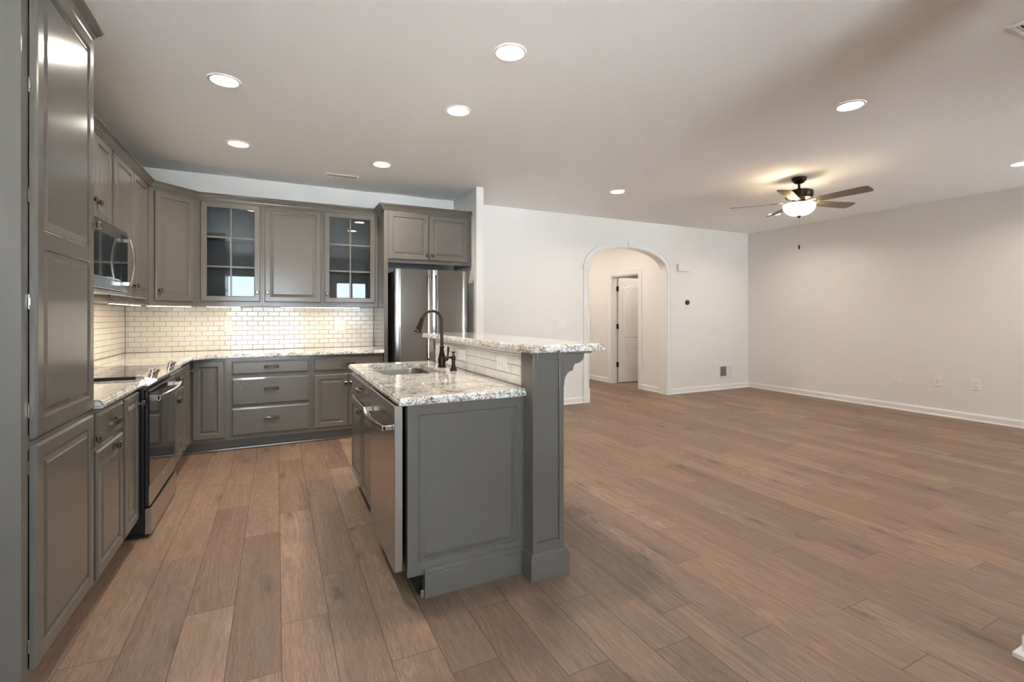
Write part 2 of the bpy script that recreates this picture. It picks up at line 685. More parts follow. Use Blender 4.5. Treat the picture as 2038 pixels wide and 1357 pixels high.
# back wall with the arched opening
AX0, AX1, ASZ, ARISE = 4.108, 5.644, 2.0, .335
ACX, AHW = (AX0 + AX1) / 2, (AX1 - AX0) / 2


def arch_pt(q, e=0.0):
    return ACX - (AHW + e) * math.cos(q), ASZ + (ARISE + e) * math.sin(q)


bw = B()
bw.box(XL - .12, AX0, YB, YB + .13, 0, CZ)
bw.box(AX1, XR, YB, YB + .13, 0, CZ)
NA = 40
for i in range(NA):
    a, c = arch_pt(PI * i / NA), arch_pt(PI * (i + 1) / NA)
    bw.prism([a, c, (c[0], CZ), (a[0], CZ)], lambda u, v, d: (u, d, v), YB, YB + .13)
struct(bw.obj('wall_back', 'wall'))

# arch casing: band, pilasters, capitals, plinths, keystone
t = thing('trim_1', 'white casing around arched hall opening', 'trim')
del t['label'], t['category']
struct(t)


def arch_band(b, e0, e1, y0, y1, n=40):
    rings = []
    for i in range(n + 1):
        q = PI * i / n
        p, r_ = arch_pt(q, e0), arch_pt(q, e1)
        rings.append([(p[0], y0, p[1]), (r_[0], y0, r_[1]), (r_[0], y1, r_[1]), (p[0], y1, p[1])])
    return b.rings(rings)


b = B()
arch_band(b, 0.0, .085, YB - .014, YB)
arch_band(b, .055, .085, YB - .024, YB - .0141)
arch_band(b, .004, .014, YB - .019, YB - .0141)
b.obj('arch_casing', 'trim', t)
b = B()
arch_band(b, -.012, .0, YB - .014, YB + .144)
b.box(AX0, AX0 + .012, YB - .014, YB + .144, 0, ASZ)
b.box(AX1 - .012, AX1, YB - .014, YB + .144, 0, ASZ)
b.obj('jamb_lining', 'trim', t)
for sx, xe in ((-1, AX0), (1, AX1)):
    b = B()
    b.box(xe, xe + sx * .085, YB - .014, YB, .21, ASZ - .045)
    b.box(xe + sx * .062, xe + sx * .085, YB - .022, YB - .014, .21, ASZ - .045)
    b.box(xe + sx * .0, xe + sx * .014, YB - .022, YB - .014, .21, ASZ - .045)
    b.obj('pilaster', 'trim', t)
    b = B()
    for (z0, z1, e) in ((ASZ - .045, ASZ - .030, .012), (ASZ - .030, ASZ - .012, .004), (ASZ - .012, ASZ + .002, .020), (ASZ + .002, ASZ + .010, .028)):
        xa, xb = sorted((xe - sx * (.012 + e), xe + sx * (.085 + e)))
        b.box(xa, xb, YB - .026 - e, YB, z0, z1)
    b.obj('capital', 'trim', t)
    b = B()
    xa, xb = sorted((xe - sx * .016, xe + sx * .092))
    b.box(xa, xb, YB - .030, YB, 0, .21)
    b.box(min(xe - sx * .016, xe), max(xe - sx * .016, xe), YB, YB + .16, 0, .21)
    b.obj('plinth', 'trim', t)
b = B()
b.prism([(-.032, 0), (.032, 0), (.048, .12), (-.048, .12)], lambda u, v, d: (ACX + u, d, ASZ + ARISE - .008 + v), YB - .034, YB - .0001)
b.prism([(-.052, .12), (.052, .12), (.058, .135), (-.058, .135)], lambda u, v, d: (ACX + u, d, ASZ + ARISE - .008 + v), YB - .042, YB - .0001)
b.obj('keystone', 'trim', t)

# fridge wing wall, hall, partition behind the camera's right shoulder
struct(B().box(2.03, 2.12, 5.05, YB, 0, CZ).obj('wall_wing', 'wall', bevel=.006))
struct(B().box(HALL_L - .12, HALL_L, YB + .13, HALL_E, 0, CZ).obj('wall_hall_left', 'wall'))
struct(B().box(HALL_L - .12, XR, HALL_E, HALL_E + .12, 0, CZ).obj('wall_hall_end', 'wall'))
DY0, DY1, DZ = 6.54, 7.30, 2.02
b = B().box(HALL_R, HALL_R + .12, YB + .13, DY0, 0, CZ).box(HALL_R, HALL_R + .12, DY1, HALL_E, 0, CZ).box(HALL_R, HALL_R + .12, DY0, DY1, DZ, CZ)
struct(b.obj('wall_hall_right', 'wall'))
struct(B().box(2.515, 2.72, .10, .745, 0, CZ).obj('wall_near', 'wall', bevel=.004))
BIGBASE = [(0, 0), (.040, 0), (.040, .016), (.034, .022), (.020, .024), (.020, .080), (.014, .094), (0, .098)]
b = B()
sweep(b, BIGBASE, [(2.515, .10), (2.515, .745), (2.72, .745)][::-1])
struct(b.obj('baseboard_near', 'trim'))

# baseboards
b = B()
sweep(b, BASEPROF, [(2.12, 5.05), (2.12, YB), (AX0 - .093, YB)])
struct(b.obj('baseboard_back', 'trim'))
b = B()
sweep(b, BASEPROF, [(AX1 + .093, YB), (XR, YB), (XR, YS)])
struct(b.obj('baseboard_right', 'trim'))
# interior corner mitre is on the inside: travel direction keeps the room at the right hand
b = B()
sweep(b, BASEPROF, [(HALL_L, YB + .161), (HALL_L, HALL_E), (HALL_R, HALL_E), (HALL_R, DY1 + .088)])
struct(b.obj('baseboard_hall_far', 'trim'))
b = B()
sweep(b, BASEPROF, [(HALL_R, DY0 - .088), (HALL_R, YB + .161)])
struct(b.obj('baseboard_hall_near', 'trim'))

# hall door: casing, jamb, open slab
t = bpy.data.objects.new('door_1', None)
COL.objects.link(t)
struct(t)
b = B()
CP = [(0, .0), (0, .012), (.010, .016), (.016, .010), (.060, .016), (.074, .020), (.085, .018), (.085, 0)]


def casing_profile_rings(x, y0, y1, zt):
    rings = []
    for (y, z, dy, dz) in ((y0, 0, -1, 0), (y0, zt, -1, 1), (y1, zt, 1, 1), (y1, 0, 1, 0)):
        rings.append([(x - d, y + dy * w, z + dz * w) for w, d in CP])
    return rings


b.rings(casing_profile_rings(HALL_R, DY0, DY1, DZ))
b.obj('casing', 'trim', t)
b = B().box(HALL_R, HALL_R + .12, DY1 - .018, DY1, 0, DZ).box(HALL_R, HALL_R + .12, DY0, DY0 + .018, 0, DZ).box(HALL_R, HALL_R + .12, DY0 + .018, DY1 - .018, DZ - .018, DZ)
b.box(HALL_R + .03, HALL_R + .075, DY1 - .030, DY1 - .018, 0, DZ - .03)
b.obj('jamb', 'trim', t)


def ring_rect(x0, x1, z0, z1, y):
    return [(x0, y, z0), (x1, y, z0), (x1, y, z1), (x0, y, z1)]


def arched_rect(x0, x1, z0, z1, y, rise, n=16):
    pts = [(x0, y, z0), (x1, y, z0)]
    for i in range(n + 1):
        s_ = i / n
        x = x1 + (x0 - x1) * s_
        e = .5 - .5 * math.cos(2 * PI * min(1, max(0, s_)))
        pts.append((x, y, z1 - rise * (1 - e)))
    return pts


sl = B()
dw, dh = .74, 1.98
sl.box(0, dw, 0, .032, 0, dh)
for (x0, x1, z0, z1, rs) in ((.115, dw - .115, .86, dh - .13, .07), (.115, dw - .115, .22, .74, 0)):
    rg = []
    for ins, d in ((-.004, .0), (0, -.004), (.012, -.004), (.030, -.001), (.040, -.0055), (.060, -.0045)):
        rg.append(arched_rect(x0 + ins, x1 - ins, z0 + ins, z1 - ins, d, rs))
    sl.rings(rg, cap0=False)
slab = sl.obj('slab', 'trim', t, loc=(HALL_R + .135, DY1 - .052, .012), rotz=R(-3), bevel=.001)
for hz in (.35, 1.07, 1.785):
    b = B().tube([(0, 0, -.047), (0, 0, .047)], .007, 10).box(.002, .03, -.002, .002, -.045, .045).box(-.03, .002, .004, .008, -.045, .045)
    b.obj('hinge', 'hinge', t, loc=(HALL_R + .118, DY1 - .048, hz))
b = B().lathe([(.03, 0), (.03, -.008), (.012, -.012), (.012, -.03), (.026, -.04), (.028, -.055), (.015, -.068)], (dw - .06, -.0001, .98), 20, axis='y')
b.obj('door_knob', 'hinge', slab, smooth=True)

# south wall with windows
b = B()
xs = sorted([XL - .12, XR + .12] + [w[0] for w in WINS] + [w[1] for w in WINS])
prev = XL - .12
for (x0, x1, z0, z1) in WINS:
    b.box(prev, x0, YS - .12, YS, 0, CZ)
    b.box(x0, x1, YS - .12, YS, 0, z0)
    b.box(x0, x1, YS - .12, YS, z1, CZ)
    prev = x1
b.box(prev, XR + .12, YS - .12, YS, 0, CZ)
struct(b.obj('wall_front', 'wall'))
for i, (x0, x1, z0, z1) in enumerate(WINS):
    t = bpy.data.objects.new('window_%d' % (i + 1), None)
    COL.objects.link(t)
    struct(t)
    b = B()
    for (a, c, d, e) in ((x0 - .07, x0, z0 - .07, z1 + .07), (x1, x1 + .07, z0 - .07, z1 + .07), (x0, x1, z1, z1 + .07), (x0, x1, z0 - .07, z0)):
        b.box(a, c, YS + .0, YS + .02, max(d, .001), e)
    b.obj('window_casing', 'trim', t)
    b = B()
    xm = (x0 + x1) / 2
    for (a, c, d, e) in ((x0, x0 + .05, z0, z1), (x1 - .05, x1, z0, z1), (x0 + .05, x1 - .05, z1 - .05, z1), (x0 + .05, x1 - .05, z0, z0 + .05), (xm - .03, xm + .03, z0 + .05, z1 - .05)):
        b.box(a, c, YS - .08, YS - .04, d, e)
    b.obj('window_frame', 'trim', t)
    B().box(x0 + .05, x1 - .05, YS - .062, YS - .058, z0 + .05, z1 - .05).obj('window_glass', 'glass', t)
o = B().box(-14, 18, YS - 16, YS - .12, -.35, -.3).obj('ground', 'soil')
struct(o)

# ------------------------------------------------------------------ cabinet parts
TH = .020


def panel_front(x0, x1, z0, z1, fw=.056, style='panel'):
    b = B()
    if style == 'slab':
        pr = [(0, -.0005), (0, -.012), (.004, -.0155), (.010, -.0165), (.014, -.020)]
    else:
        pr = [(0, -.0005), (0, -.013), (.004, -.017), (.009, -.020), (fw - .007, -.020), (fw - .003, -.0175), (fw, -.012), (fw + .005, -.0115), (fw + .024, -.0175), (fw + .027, -.0190)]
    w, h = x1 - x0, z1 - z0
    b.rings([ring_rect(i, w - i, i, h - i, d) for i, d in pr])
    return b


def knob(parent, x, z, y=-TH):
    b = B()
    b.box(-.0065, .0065, -.016, 0, -.0065, .0065)
    b.rings([[(sx * a, d, sz * a) for sx, sz in ((-1, -1), (1, -1), (1, 1), (-1, 1))] for a, d in ((.009, -.014), (.0155, -.019), (.0155, -.025), (.011, -.029))])
    b.box(-.011, .011, -.004, 0, -.011, .011)
    return b.obj('knob', 'bronze2', parent, loc=(x, y, z), bevel=.0012)


def pull(parent, x, z, y=-TH, w=.11, name='handle'):
    b = B()
    for s_ in (-1, 1):
        b.box(s_ * w / 2 - .008, s_ * w / 2 + .008, -.005, 0, -.013, .013)
        b.rings([[(s_ * w / 2 + sx * a, d, sz * c) for sx, sz in ((-1, -1), (1, -1), (1, 1), (-1, 1))] for a, c, d in ((.006, .010, -.004), (.005, .007, -.022))])
    b.rings([[(xx, -.020 - dd + o_, zz) for o_, zz in ((0, -.014), (-.007, -.012), (-.008, .010), (0, .014))] for xx, dd in ((-w / 2 - .010, 0), (-w / 4, .004), (0, .006), (w / 4, .004), (w / 2 + .010, 0))])
    return b.obj(name, 'bronze2', parent, loc=(x, y, z), bevel=.0012)


def front(th, x0, x1, z0, z1, kind='door', kn=None, pl=None, fw=.056):
    """a door or drawer front of thing th; kn = (x, z) in the front's own metres; pl likewise"""
    nm = 'drawer' if kind == 'drawer' else 'door'
    if kind == 'glass':
        b = B()
        w, h = x1 - x0, z1 - z0
        g = .056
        out = [ring_rect(i, w - i, i, h - i, d) for i, d in ((0, -.0005), (0, -.013), (.004, -.017), (.009, -.020), (g - .007, -.020), (g - .002, -.016), (g, -.010), (g, -.0005))]
        b.rings(out, closed=True)
        xm = w / 2
        b.box(xm - .008, xm + .008, -.017, -.0085, g, h - g)
        for k in (1, 2):
            zz = g + (h - 2 * g) * k / 3
            b.box(g, xm - .008, -.0165, -.0085, zz - .008, zz + .008)
            b.box(xm + .008, w - g, -.0165, -.0085, zz - .008, zz + .008)
        o = b.obj(nm, 'cab', th, loc=(x0, 0, z0))
        B().box(g - .002, w - g + .002, -.0080, -.0055, g - .002, h - g + .002).obj('glass_pane', 'glass', o)
    else:
        o = panel_front(x0, x1, z0, z1, fw, 'slab' if kind == 'drawer' else 'panel').obj(nm, 'cab', th, loc=(x0, 0, z0))
    if kn: knob(o, *kn)
    if pl: pull(o, *pl)
    return o


def carcass(th, w, z0, z1, d, toe=0.0, name='carcass'):
    b = B().box(0, w, 0, d, z0 + toe, z1)
    return b.obj(name, 'cab', th)


def toe_kick(th, x0, x1, dback=.08, h=.105, shoe=True):
    b = B().box(x0, x1, dback, dback + .015, 0, h - .0005)
    if shoe:
        b.rings([[(x, dback - o_, z) for o_, z in ((0, 0), (.014, 0), (.012, .010), (.006, .017), (0, .019))] for x in (x0, x1)])
    return b.obj('toe_kick', 'cab', th)


# plane positions
LFX = -.715          # face-frame plane of the lower left run (doors stand 2 cm proud)
BFY = 5.220          # face-frame plane of the lower back run
ULX = -1.01          # uppers
UBY = 5.520
BZ = .876

# ---- pantry
PY0, PY1 = 2.026, 2.635
t = thing('pantry_cabinet', 'tall warm grey pantry cabinet with two raised-panel doors stacked', 'cabinet', (-.72, PY0, 0), PI / 2)
pw, pd = PY1 - PY0, .72 - 1.33 + 1.22
pd = 1.33 - .72 - .002
b = B().box(0, pw, .019, pd, .105, 2.4500).box(0, .018, .0955, pd, 0, .105)
b.obj('carcass', 'cab', t)
b = B()
for (x0, x1, z0, z1) in ((0, .045, .105, 2.4500), (pw - .045, pw, .105, 2.4500), (.045, pw - .045, 2.40, 2.4500), (.045, pw - .045, .84, .89), (.045, pw - .045, .105, .135)):
    b.box(x0, x1, 0, .019, z0, z1)
b.obj('face_frame', 'cab', t)
toe_kick(t, 0, pw)
o = B()
w, h, fw = .545, 2.444 - .876, .056
pr = [(0, -.0005), (0, -.013), (.004, -.017), (.009, -.020)]
o.rings([ring_rect(i, w - i, i, h - i, d) for i, d in pr], cap1=False)
zmid = 1.0
# two panels in one door: front face with two openings, then the raised fields
xs_ = [.009, fw - .007, w - fw + .007, w - .009]
pz = [(fw + .01, .62), (.69, h - fw)]
fr = [(.009, w - .009, .009, pz[0][0] - .007), (.009, w - .009, pz[0][1] + .007, pz[1][0] - .007), (.009, w - .009, pz[1][1] + .007, h - .009)]
for q in fr: o.add(ring_rect(*q, -.020), [(0, 1, 2, 3)])
for (z0, z1) in pz:
    for (xa, xb) in ((.009, fw - .007), (w - fw + .007, w - .009)):
        o.add(ring_rect(xa, xb, z0 - .007, z1 + .007, -.020), [(0, 1, 2, 3)])
    o.rings([ring_rect(fw + i, w - fw - i, z0 + i, z1 - i, d) for i, d in ((-.007, -.020), (-.003, -.0175), (0, -.012), (.005, -.0115), (.024, -.0175), (.027, -.0190))], cap0=False)
dr = o.obj('door', 'cab', t, loc=(.054, 0, .876))
knob(dr, w - .022, .785)
for hz in (.095, .445, .79, 1.145, 1.50):
    B().box(-.012, -.0005, -.0045, -.0004, hz - .024, hz + .024).box(-.010, -.001, -.0062, -.0046, hz - .012, hz + .012).obj('hinge', 'chrome', dr, bevel=.001)
dr = front(t, .054, .599, .13, .857, kn=(w - .022, .622), fw=.056)
for hz in (.08, .656):
    B().box(-.012, -.0005, -.0045, -.0004, hz - .022, hz + .022).obj('hinge', 'chrome', dr, bevel=.001)
# crown is swept in the thing's local plan (front is -y), keeping the outside on the right hand of travel
b = B()
sweep(b, CROWN7, [(-.0005, pd), (-.0005, -.0005), (pw + .0005, -.0005), (pw + .0005, pd - .0)])
b.box(.001, pw - .001, .001, pd - .001, .0, .005)
b.obj('crown_molding', 'cab', t, loc=(0, 0, 2.4505))

# ---- lower run along the side wall (local x = world y)
D1 = 1.33 - .715 - .002


def left_base(y0, y1, label, name='base_cabinet'):
    t = thing(name, label, 'cabinet', (LFX, y0, 0), PI / 2)
    carcass(t, y1 - y0 - .001, .105, BZ, D1)
    toe_kick(t, 0, y1 - y0 - .001)
    return t


t = left_base(2.636, 3.062, 'grey base cabinet with one drawer over one door beside the pantry')
front(t, .012, .405, .708, .852, 'drawer', pl=(.20, .072))
front(t, .012, .405, .130, .690, kn=(.225, .532))
t = left_base(3.063, 3.375, 'narrow grey pull-out base cabinet just before the range')
front(t, .010, .282, .130, .852, kn=(.25, .655), fw=.052)
t = left_base(4.165, 4.835, 'grey base cabinet beyond the range with a drawer over a door')
front(t, .015, .655, .708, .852, 'drawer', pl=(.33, .072))
front(t, .015, .333, .130, .690, kn=(.29, .48))
front(t, .337, .655, .130, .690, kn=(.03, .48))

# ---- corner cabinet: L-shaped, two narrow doors meeting at the inside corner
t = thing('corner_cabinet', 'grey corner base cabinet with two narrow doors meeting in the inside corner', 'cabinet', (0, 0, 0), 0)
b = B()
poly = [(XL + .002, 4.836), (LFX, 4.836), (LFX, BFY), (-.431, BFY), (-.431, YB - .002), (XL + .002, YB - .002)]
b.prism(poly, lambda u, v, d: (u, v, d), .105, BZ)
b.obj('carcass', 'cab', t)
b = B()
poly = [(XL + .01, 4.836), (LFX - .08, 4.836), (LFX - .08, BFY + .08), (-.431, BFY + .08), (-.431, YB - .01), (XL + .01, YB - .01)]
b.prism(poly, lambda u, v, d: (u, v, d), 0, .1045)
sweep(b, [(0, 0), (.014, 0), (.012, .010), (.006, .017), (0, .019)], [(LFX - .08, 4.836), (LFX - .08, BFY + .08), (-.431, BFY + .08)])
b.obj('toe_kick', 'cab', t)
o = panel_front(0, .250, .130, .852, .048).obj('door', 'cab', t, loc=(LFX, 4.850, .130), rotz=PI / 2)
knob(o, .225, .655)
o = panel_front(0, .252, .130, .852, .056).obj('door', 'cab', t, loc=(-.693, BFY, .130))

# ---- lower back run
DB = YB - .002 - BFY


def back_base(x0, x1, label, name='base_cabinet'):
    t = thing(name, label, 'cabinet', (x0, BFY, 0), 0)
    carcass(t, x1 - x0 - .001, .105, BZ, DB)
    toe_kick(t, 0, x1 - x0 - .001)
    return t


t = back_base(-.430, .313, 'grey three-drawer base cabinet under the back counter')
ox = .430
front(t, -.381 + ox, .292 + ox, .716, .842, 'drawer', pl=(.336, .066))
front(t, -.381 + ox, .292 + ox, .424, .682, 'drawer', pl=(.336, .150))
front(t, -.381 + ox, .292 + ox, .140, .400, 'drawer', pl=(.336, .150))
t = back_base(.314, 1.025, 'grey base cabinet with one wide drawer over two doors, next to the refrigerator')
ox = -.314
front(t, .333 + ox, .995 + ox, .715, .842, 'drawer', pl=(.33, .064))
front(t, .333 + ox, .662 + ox, .138, .678, kn=(.305, .445))
front(t, .666 + ox, .995 + ox, .138, .678, kn=(.025, .445))

# ---- upper cabinets
UZ0, UZ1 = 1.372, 2.440
UD = UB = .308


def left_upper(y0, y1, z0, label):
    t = thing('wall_cabinet', label, 'wall cabinet', (ULX, y0, 0), PI / 2)
    B().box(0, y1 - y0 - .001, 0, 1.33 - 1.01 - .002, z0, UZ1).obj('carcass', 'cab', t)
    return t


t = left_upper(2.70, 3.384, UZ0, 'grey wall cabinet behind the tall pantry')
front(t, .012, .338, 1.40, 2.395, kn=(.30, .09))
front(t, .342, .668, 1.40, 2.395, kn=(.03, .09))
t = left_upper(3.385, 4.095, 1.850, 'short grey wall cabinet above the microwave')
front(t, .012, .348, 1.875, 2.395, kn=(.270, .095))
front(t, .352, .675, 1.875, 2.395, kn=(.022, .095))
t = left_upper(4.096, 5.200, UZ0, 'tall grey two-door wall cabinet between microwave and diagonal corner cabinet')
front(t, .024, .500, 1.415, 2.395, kn=(.45, .09))
front(t, .520, .954, 1.415, 2.395, kn=(.03, .09))

# diagonal corner wall cabinet
A_, B_ = Vector((ULX, 5.201)), Vector((-.692, UBY - .001))
t = thing('wall_cabinet', 'diagonal grey corner wall cabinet with a single solid door', 'wall cabinet', (A_.x, A_.y, 0), 0)
poly = [(0, 0), (B_.x - A_.x, B_.y - A_.y), (B_.x - A_.x, YB - .002 - A_.y), (XL + .002 - A_.x, YB - .002 - A_.y), (XL + .002 - A_.x, 0)]
b = B()
b.prism(poly, lambda u, v, d: (u, v, d), UZ0, UZ1)
b.obj('carcass', 'cab', t)
dl = (B_ - A_).length
ang = math.atan2(B_.y - A_.y, B_.x - A_.x)
dwid = .368
off = (dl - dwid) / 2
o = panel_front(0, dwid, 1.415, 2.395, .056).obj('door', 'cab', t, loc=(math.cos(ang) * off, math.sin(ang) * off, 1.415), rotz=ang)
knob(o, .035, .09)


def glass_upper(x0, x1, dx0, dx1, label, kx):
    t = thing('glass_front_cabinet', label, 'wall cabinet', (x0, UBY, 0), 0)
    w = x1 - x0 - .001
    d = YB - .002 - UBY
    b = B()
    a, c = dx0 - x0 + .030, dx1 - x0 - .030
    b.box(0, a, 0, .019, UZ0, UZ1).box(c, w, 0, .019, UZ0, UZ1).box(a, c, 0, .019, UZ0, 1.445).box(a, c, 0, .019, 2.36, UZ1)
    b.box(0, w, .019, d, UZ0, UZ0 + .018).box(0, w, .019, d, UZ1 - .018, UZ1)
    b.box(0, .016, .019, d, UZ0 + .018, UZ1 - .018).box(w - .016, w, .019, d, UZ0 + .018, UZ1 - .018)
    b.obj('carcass', 'cab', t)
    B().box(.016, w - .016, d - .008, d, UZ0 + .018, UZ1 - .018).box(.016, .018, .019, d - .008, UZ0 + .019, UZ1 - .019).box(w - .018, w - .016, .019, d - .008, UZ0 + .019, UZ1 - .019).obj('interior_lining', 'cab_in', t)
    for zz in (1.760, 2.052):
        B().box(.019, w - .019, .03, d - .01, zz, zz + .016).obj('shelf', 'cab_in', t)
    front(t, dx0 - x0, dx1 - x0, 1.415, 2.395, 'glass', kn=(kx, .095))
    return t


glass_upper(-.691, -.136, -.668, -.150, 'grey wall cabinet with six-pane glass door next to the diagonal corner cabinet', .49)
t = thing('wall_cabinet', 'grey wall cabinet with one solid door between the two glass doors', 'wall cabinet', (-.135, UBY, 0), 0)
B().box(0, .574, 0, YB - .002 - UBY, UZ0, UZ1).obj('carcass', 'cab', t)
front(t, .022, .560, 1.415, 2.395, kn=(.028, .095))
glass_upper(.440, 1.027, .457, .992, 'grey wall cabinet with six-pane glass door next to the refrigerator panel', .028)

# light rail free crown over the whole upper run
b = B()
sweep(b, CROWN7, [(ULX, 2.70), (ULX, 5.202), (-.692, UBY), (1.027, UBY)], z=2.410)
o = b.obj('crown_molding', 'cab')
for v in o.data.vertices:
    pass
o.location = (.0006, -.0006, 0)
tag(o, 'grey crown molding running along the tops of the upper cabinets', 'molding')

# ---- refrigerator surround
t = thing('refrigerator_cabinet', 'grey cabinet over the refrigerator with two doors and a tall side panel', 'cabinet', (1.029, 5.20, 0), 0)
fw_ = 2.012 - 1.029
fd = YB - .002 - 5.20
B().box(0, .041, 0, fd, 0, 2.44).obj('side_panel', 'cab', t)
B().box(.0415, fw_, 0, fd, 1.850, 2.44).obj('carcass', 'cab', t)
front(t, .041, .489, 1.885, 2.395, kn=(.42, .055))
front(t, .494, .960, 1.885, 2.395, kn=(.028, .055))
b = B()
sweep(b, CROWN, [(-.0005, .258), (-.0005, -.0005), (fw_, -.0005)], z=2.408)
b.obj('crown_molding', 'cab', t)

# ------------------------------------------------------------------ tile backsplashes
TW, TT, GR = .1016, .0508, .0032


def tiles(b, w, h, fn, start=0.0, z_top=None, skip=None):
    """fn(u, v, d) -> xyz, d outwards; rows are laid from the bottom"""
    r = random.Random(3)
    row, z = 0, 0.0
    while z < h - .008:
        z1 = min(z + TT, h)
        x = -((row % 2) * TW / 2) - start
        while x < w:
            xa, xb = max(0, x), min(w, x + TW)
            x += TW
            if xb - xa < .012: continue
            a, c, e, g = xa + GR / 2, xb - GR / 2, z + GR / 2, z1 - GR / 2
            tl = [r.uniform(-.0004, .0004) for _ in range(4)]

            def rg(i, d, tilt=0):
                return [fn(a + i, e + i, d + tilt * tl[0]), fn(c - i, e + i, d + tilt * tl[1]), fn(c - i, g - i, d + tilt * tl[2]), fn(a + i, g - i, d + tilt * tl[3])]
            b.rings([rg(0, .002), rg(0, .0060, 1), rg(.0025, .0085, 1)], cap0=False)
        z += TT
        row += 1
    return b


CT = .9145   # top of counters
bs = B()
tiles(bs, 1.0285 - (XL + .010), UZ0 - CT - .001, lambda u, v, d: (XL + .010 + u, YB - .0006 - d, CT + v), start=.03)
bs.box(XL + .001, 1.0285, YB - .004, YB - .0006, CT, UZ0 - .001, 1)
o = bs.obj('tile_backsplash', ['tile', 'grout'])
tag(o, 'white subway tile backsplash on the back wall under the glass-door cabinets', 'backsplash')
bs = B()
tiles(bs, YB - .010 - 2.637, UZ0 - CT - .001, lambda u, v, d: (XL + .0006 + d, 2.637 + u, CT + v))
bs.box(XL + .0006, XL + .004, 2.637, YB - .0045, CT, UZ0 - .001, 1)
o = bs.obj('tile_backsplash', ['tile', 'grout'])
tag(o, 'white subway tile backsplash behind the range', 'backsplash')

# ------------------------------------------------------------------ counters
EDGE = [(.006, 0), (.001, .003), (0, .008), (0, .016), (.003, .022), (.003, .026), (.007, .033), (.013, .037)]


def counter(name, poly, walls, z0, label, cat='countertop', hole=None, mitre=None):
    b = B()
    k = [0 if w_ else 1 for w_ in walls]
    rings = [[(x, y, z0 + dz) for x, y in offset_poly(poly, [i * q for q in k])] for i, dz in EDGE]
    if not hole:
        b.rings(rings)
        o = b.obj(name, 'granite', smooth=False)
    else:
        b.rings(rings, cap0=False, cap1=False)
        o = b.obj(name, 'granite')
        bm = bmesh.new()
        bm.from_mesh(o.data)
        zt, zb = z0 + EDGE[-1][1], z0
        for z, lp in ((zt, rings[-1]), (zb, rings[0])):
            bm.verts.ensure_lookup_table()
            ov = []
            for p in lp:
                ov.append(min(bm.verts, key=lambda v: (v.co - Vector(p)).length))
            iv = [bm.verts.new((x, y, z)) for x, y in hole]
            es = []
            for L_ in (ov, iv):
                for i in range(len(L_)):
                    e = bm.edges.get((L_[i], L_[(i + 1) % len(L_)])) or bm.edges.new((L_[i], L_[(i + 1) % len(L_)]))
                    es.append(e)
            bmesh.ops.triangle_fill(bm, use_beauty=True, use_dissolve=False, edges=es)
            if z == zt:
                top = iv
            else:
                for i in range(len(iv)):
                    j = (i + 1) % len(iv)
                    bm.faces.new((top[i], top[j], iv[j], iv[i]))
        bmesh.ops.recalc_face_normals(bm, faces=bm.faces)
        bm.to_mesh(o.data)
        bm.free()
        o.data.polygons.foreach_set('material_index', [0] * len(o.data.polygons))
    return tag(o, label, cat)


LCX, BCY = -.672, 5.180
CB = .8765
counter('countertop', [(XL + .001, 2.637), (LCX, 2.637), (LCX, 3.381), (XL + .001, 3.381)], [1, 0, 0, 1], CB,
        'short granite countertop between the pantry and the range')
counter('countertop', [(XL + .001, 4.160), (LCX, 4.160), (LCX, 5.06), (LCX + .12, BCY), (1.027, BCY), (1.027, YB - .001), (XL + .001, YB - .001)],
        [0, 0, 0, 0, 1, 1, 1], CB, 'L-shaped granite countertop wrapping the corner beyond the range')


# ------------------------------------------------------------------ bowed handles
def bowed(b, p0, p1, out, bow, hw, th_, n=14, ends=.04, mi=0, wid=None):
    """flat bowed bar from p0 to p1 standing `ends` off the surface; `wid` the bar's wide direction"""
    p0, p1, out, wid = Vector(p0), Vector(p1), Vector(out), Vector(wid)
    rings = []
    for i in range(n + 1):
        s_ = i / n
        c = p0.lerp(p1, s_) + out * (ends + bow * math.sin(PI * s_))
        rings.append([c + wid * (hw * a) + out * (th_ * d) for a, d in ((-1, -.3), (-.7, .5), (.7, .5), (1, -.3), (.8, -.5), (-.8, -.5))])
    b.rings(rings, mi=mi)
    ax = (p1 - p0).normalized()
    for p, s_ in ((p0, 1), (p1, -1)):
        q = p + ax * .012 * s_
        vs = []
        for o_ in (0, ends + .002):
            for a, w_ in ((-.012, -hw * .8), (.012, -hw * .8), (.012, hw * .8), (-.012, hw * .8)):
                vs.append(q + ax * a + wid * w_ + out * o_)
        b.rings([vs[:4], vs[4:]], mi=mi)
    return b


# ------------------------------------------------------------------ range
t = thing('kitchen_range', 'slide-in stainless range with black glass oven door and front knobs', 'range', (-.66, 3.385, 0), PI / 2)
rw = .772
b = B().box(.004, rw - .004, .022, .64, .03, .905)
b.obj('body', 'black', t, bevel=.002)
b = B().box(.002, rw - .002, 0.002, .02, .178, .845, 0)
b.obj('oven_door', 'black', t, bevel=.004)
od = t.children[-1]
b = B().box(.004, rw - .004, -.004, .0015, .30, .842)
b.obj('oven_window', 'blackglass', od, bevel=.001)
b = B().box(.004, rw - .004, -.0045, .0015, .182, .298)
b.obj('lower_band', 'steel', od, bevel=.001)
b = B().lathe([(.013, 0), (.013, -.001), (.0118, -.0016), (.0112, -.001), (.0100, -.001), (.0096, -.0016), (.003, -.0016)], (rw / 2, -.0046, .262), 24, axis='y')
b.obj('emblem', 'chrome', od, smooth=True)
b = bowed(B(), (.03, -.004, .795), (rw - .03, -.004, .795), (0, -1, 0), .026, .017, .012, ends=.040, wid=(0, 0, 1))
b.obj('handle', 'chrome', od, bevel=.001)
b = B().box(.002, rw - .002, -.012, .02, .022, .170)
b.obj('storage_drawer', 'steel', t, bevel=.003)
for x in (.03, rw - .05):
    B().box(x, x + .02, .03, .05, 0, .03).obj('foot', 'black', t)
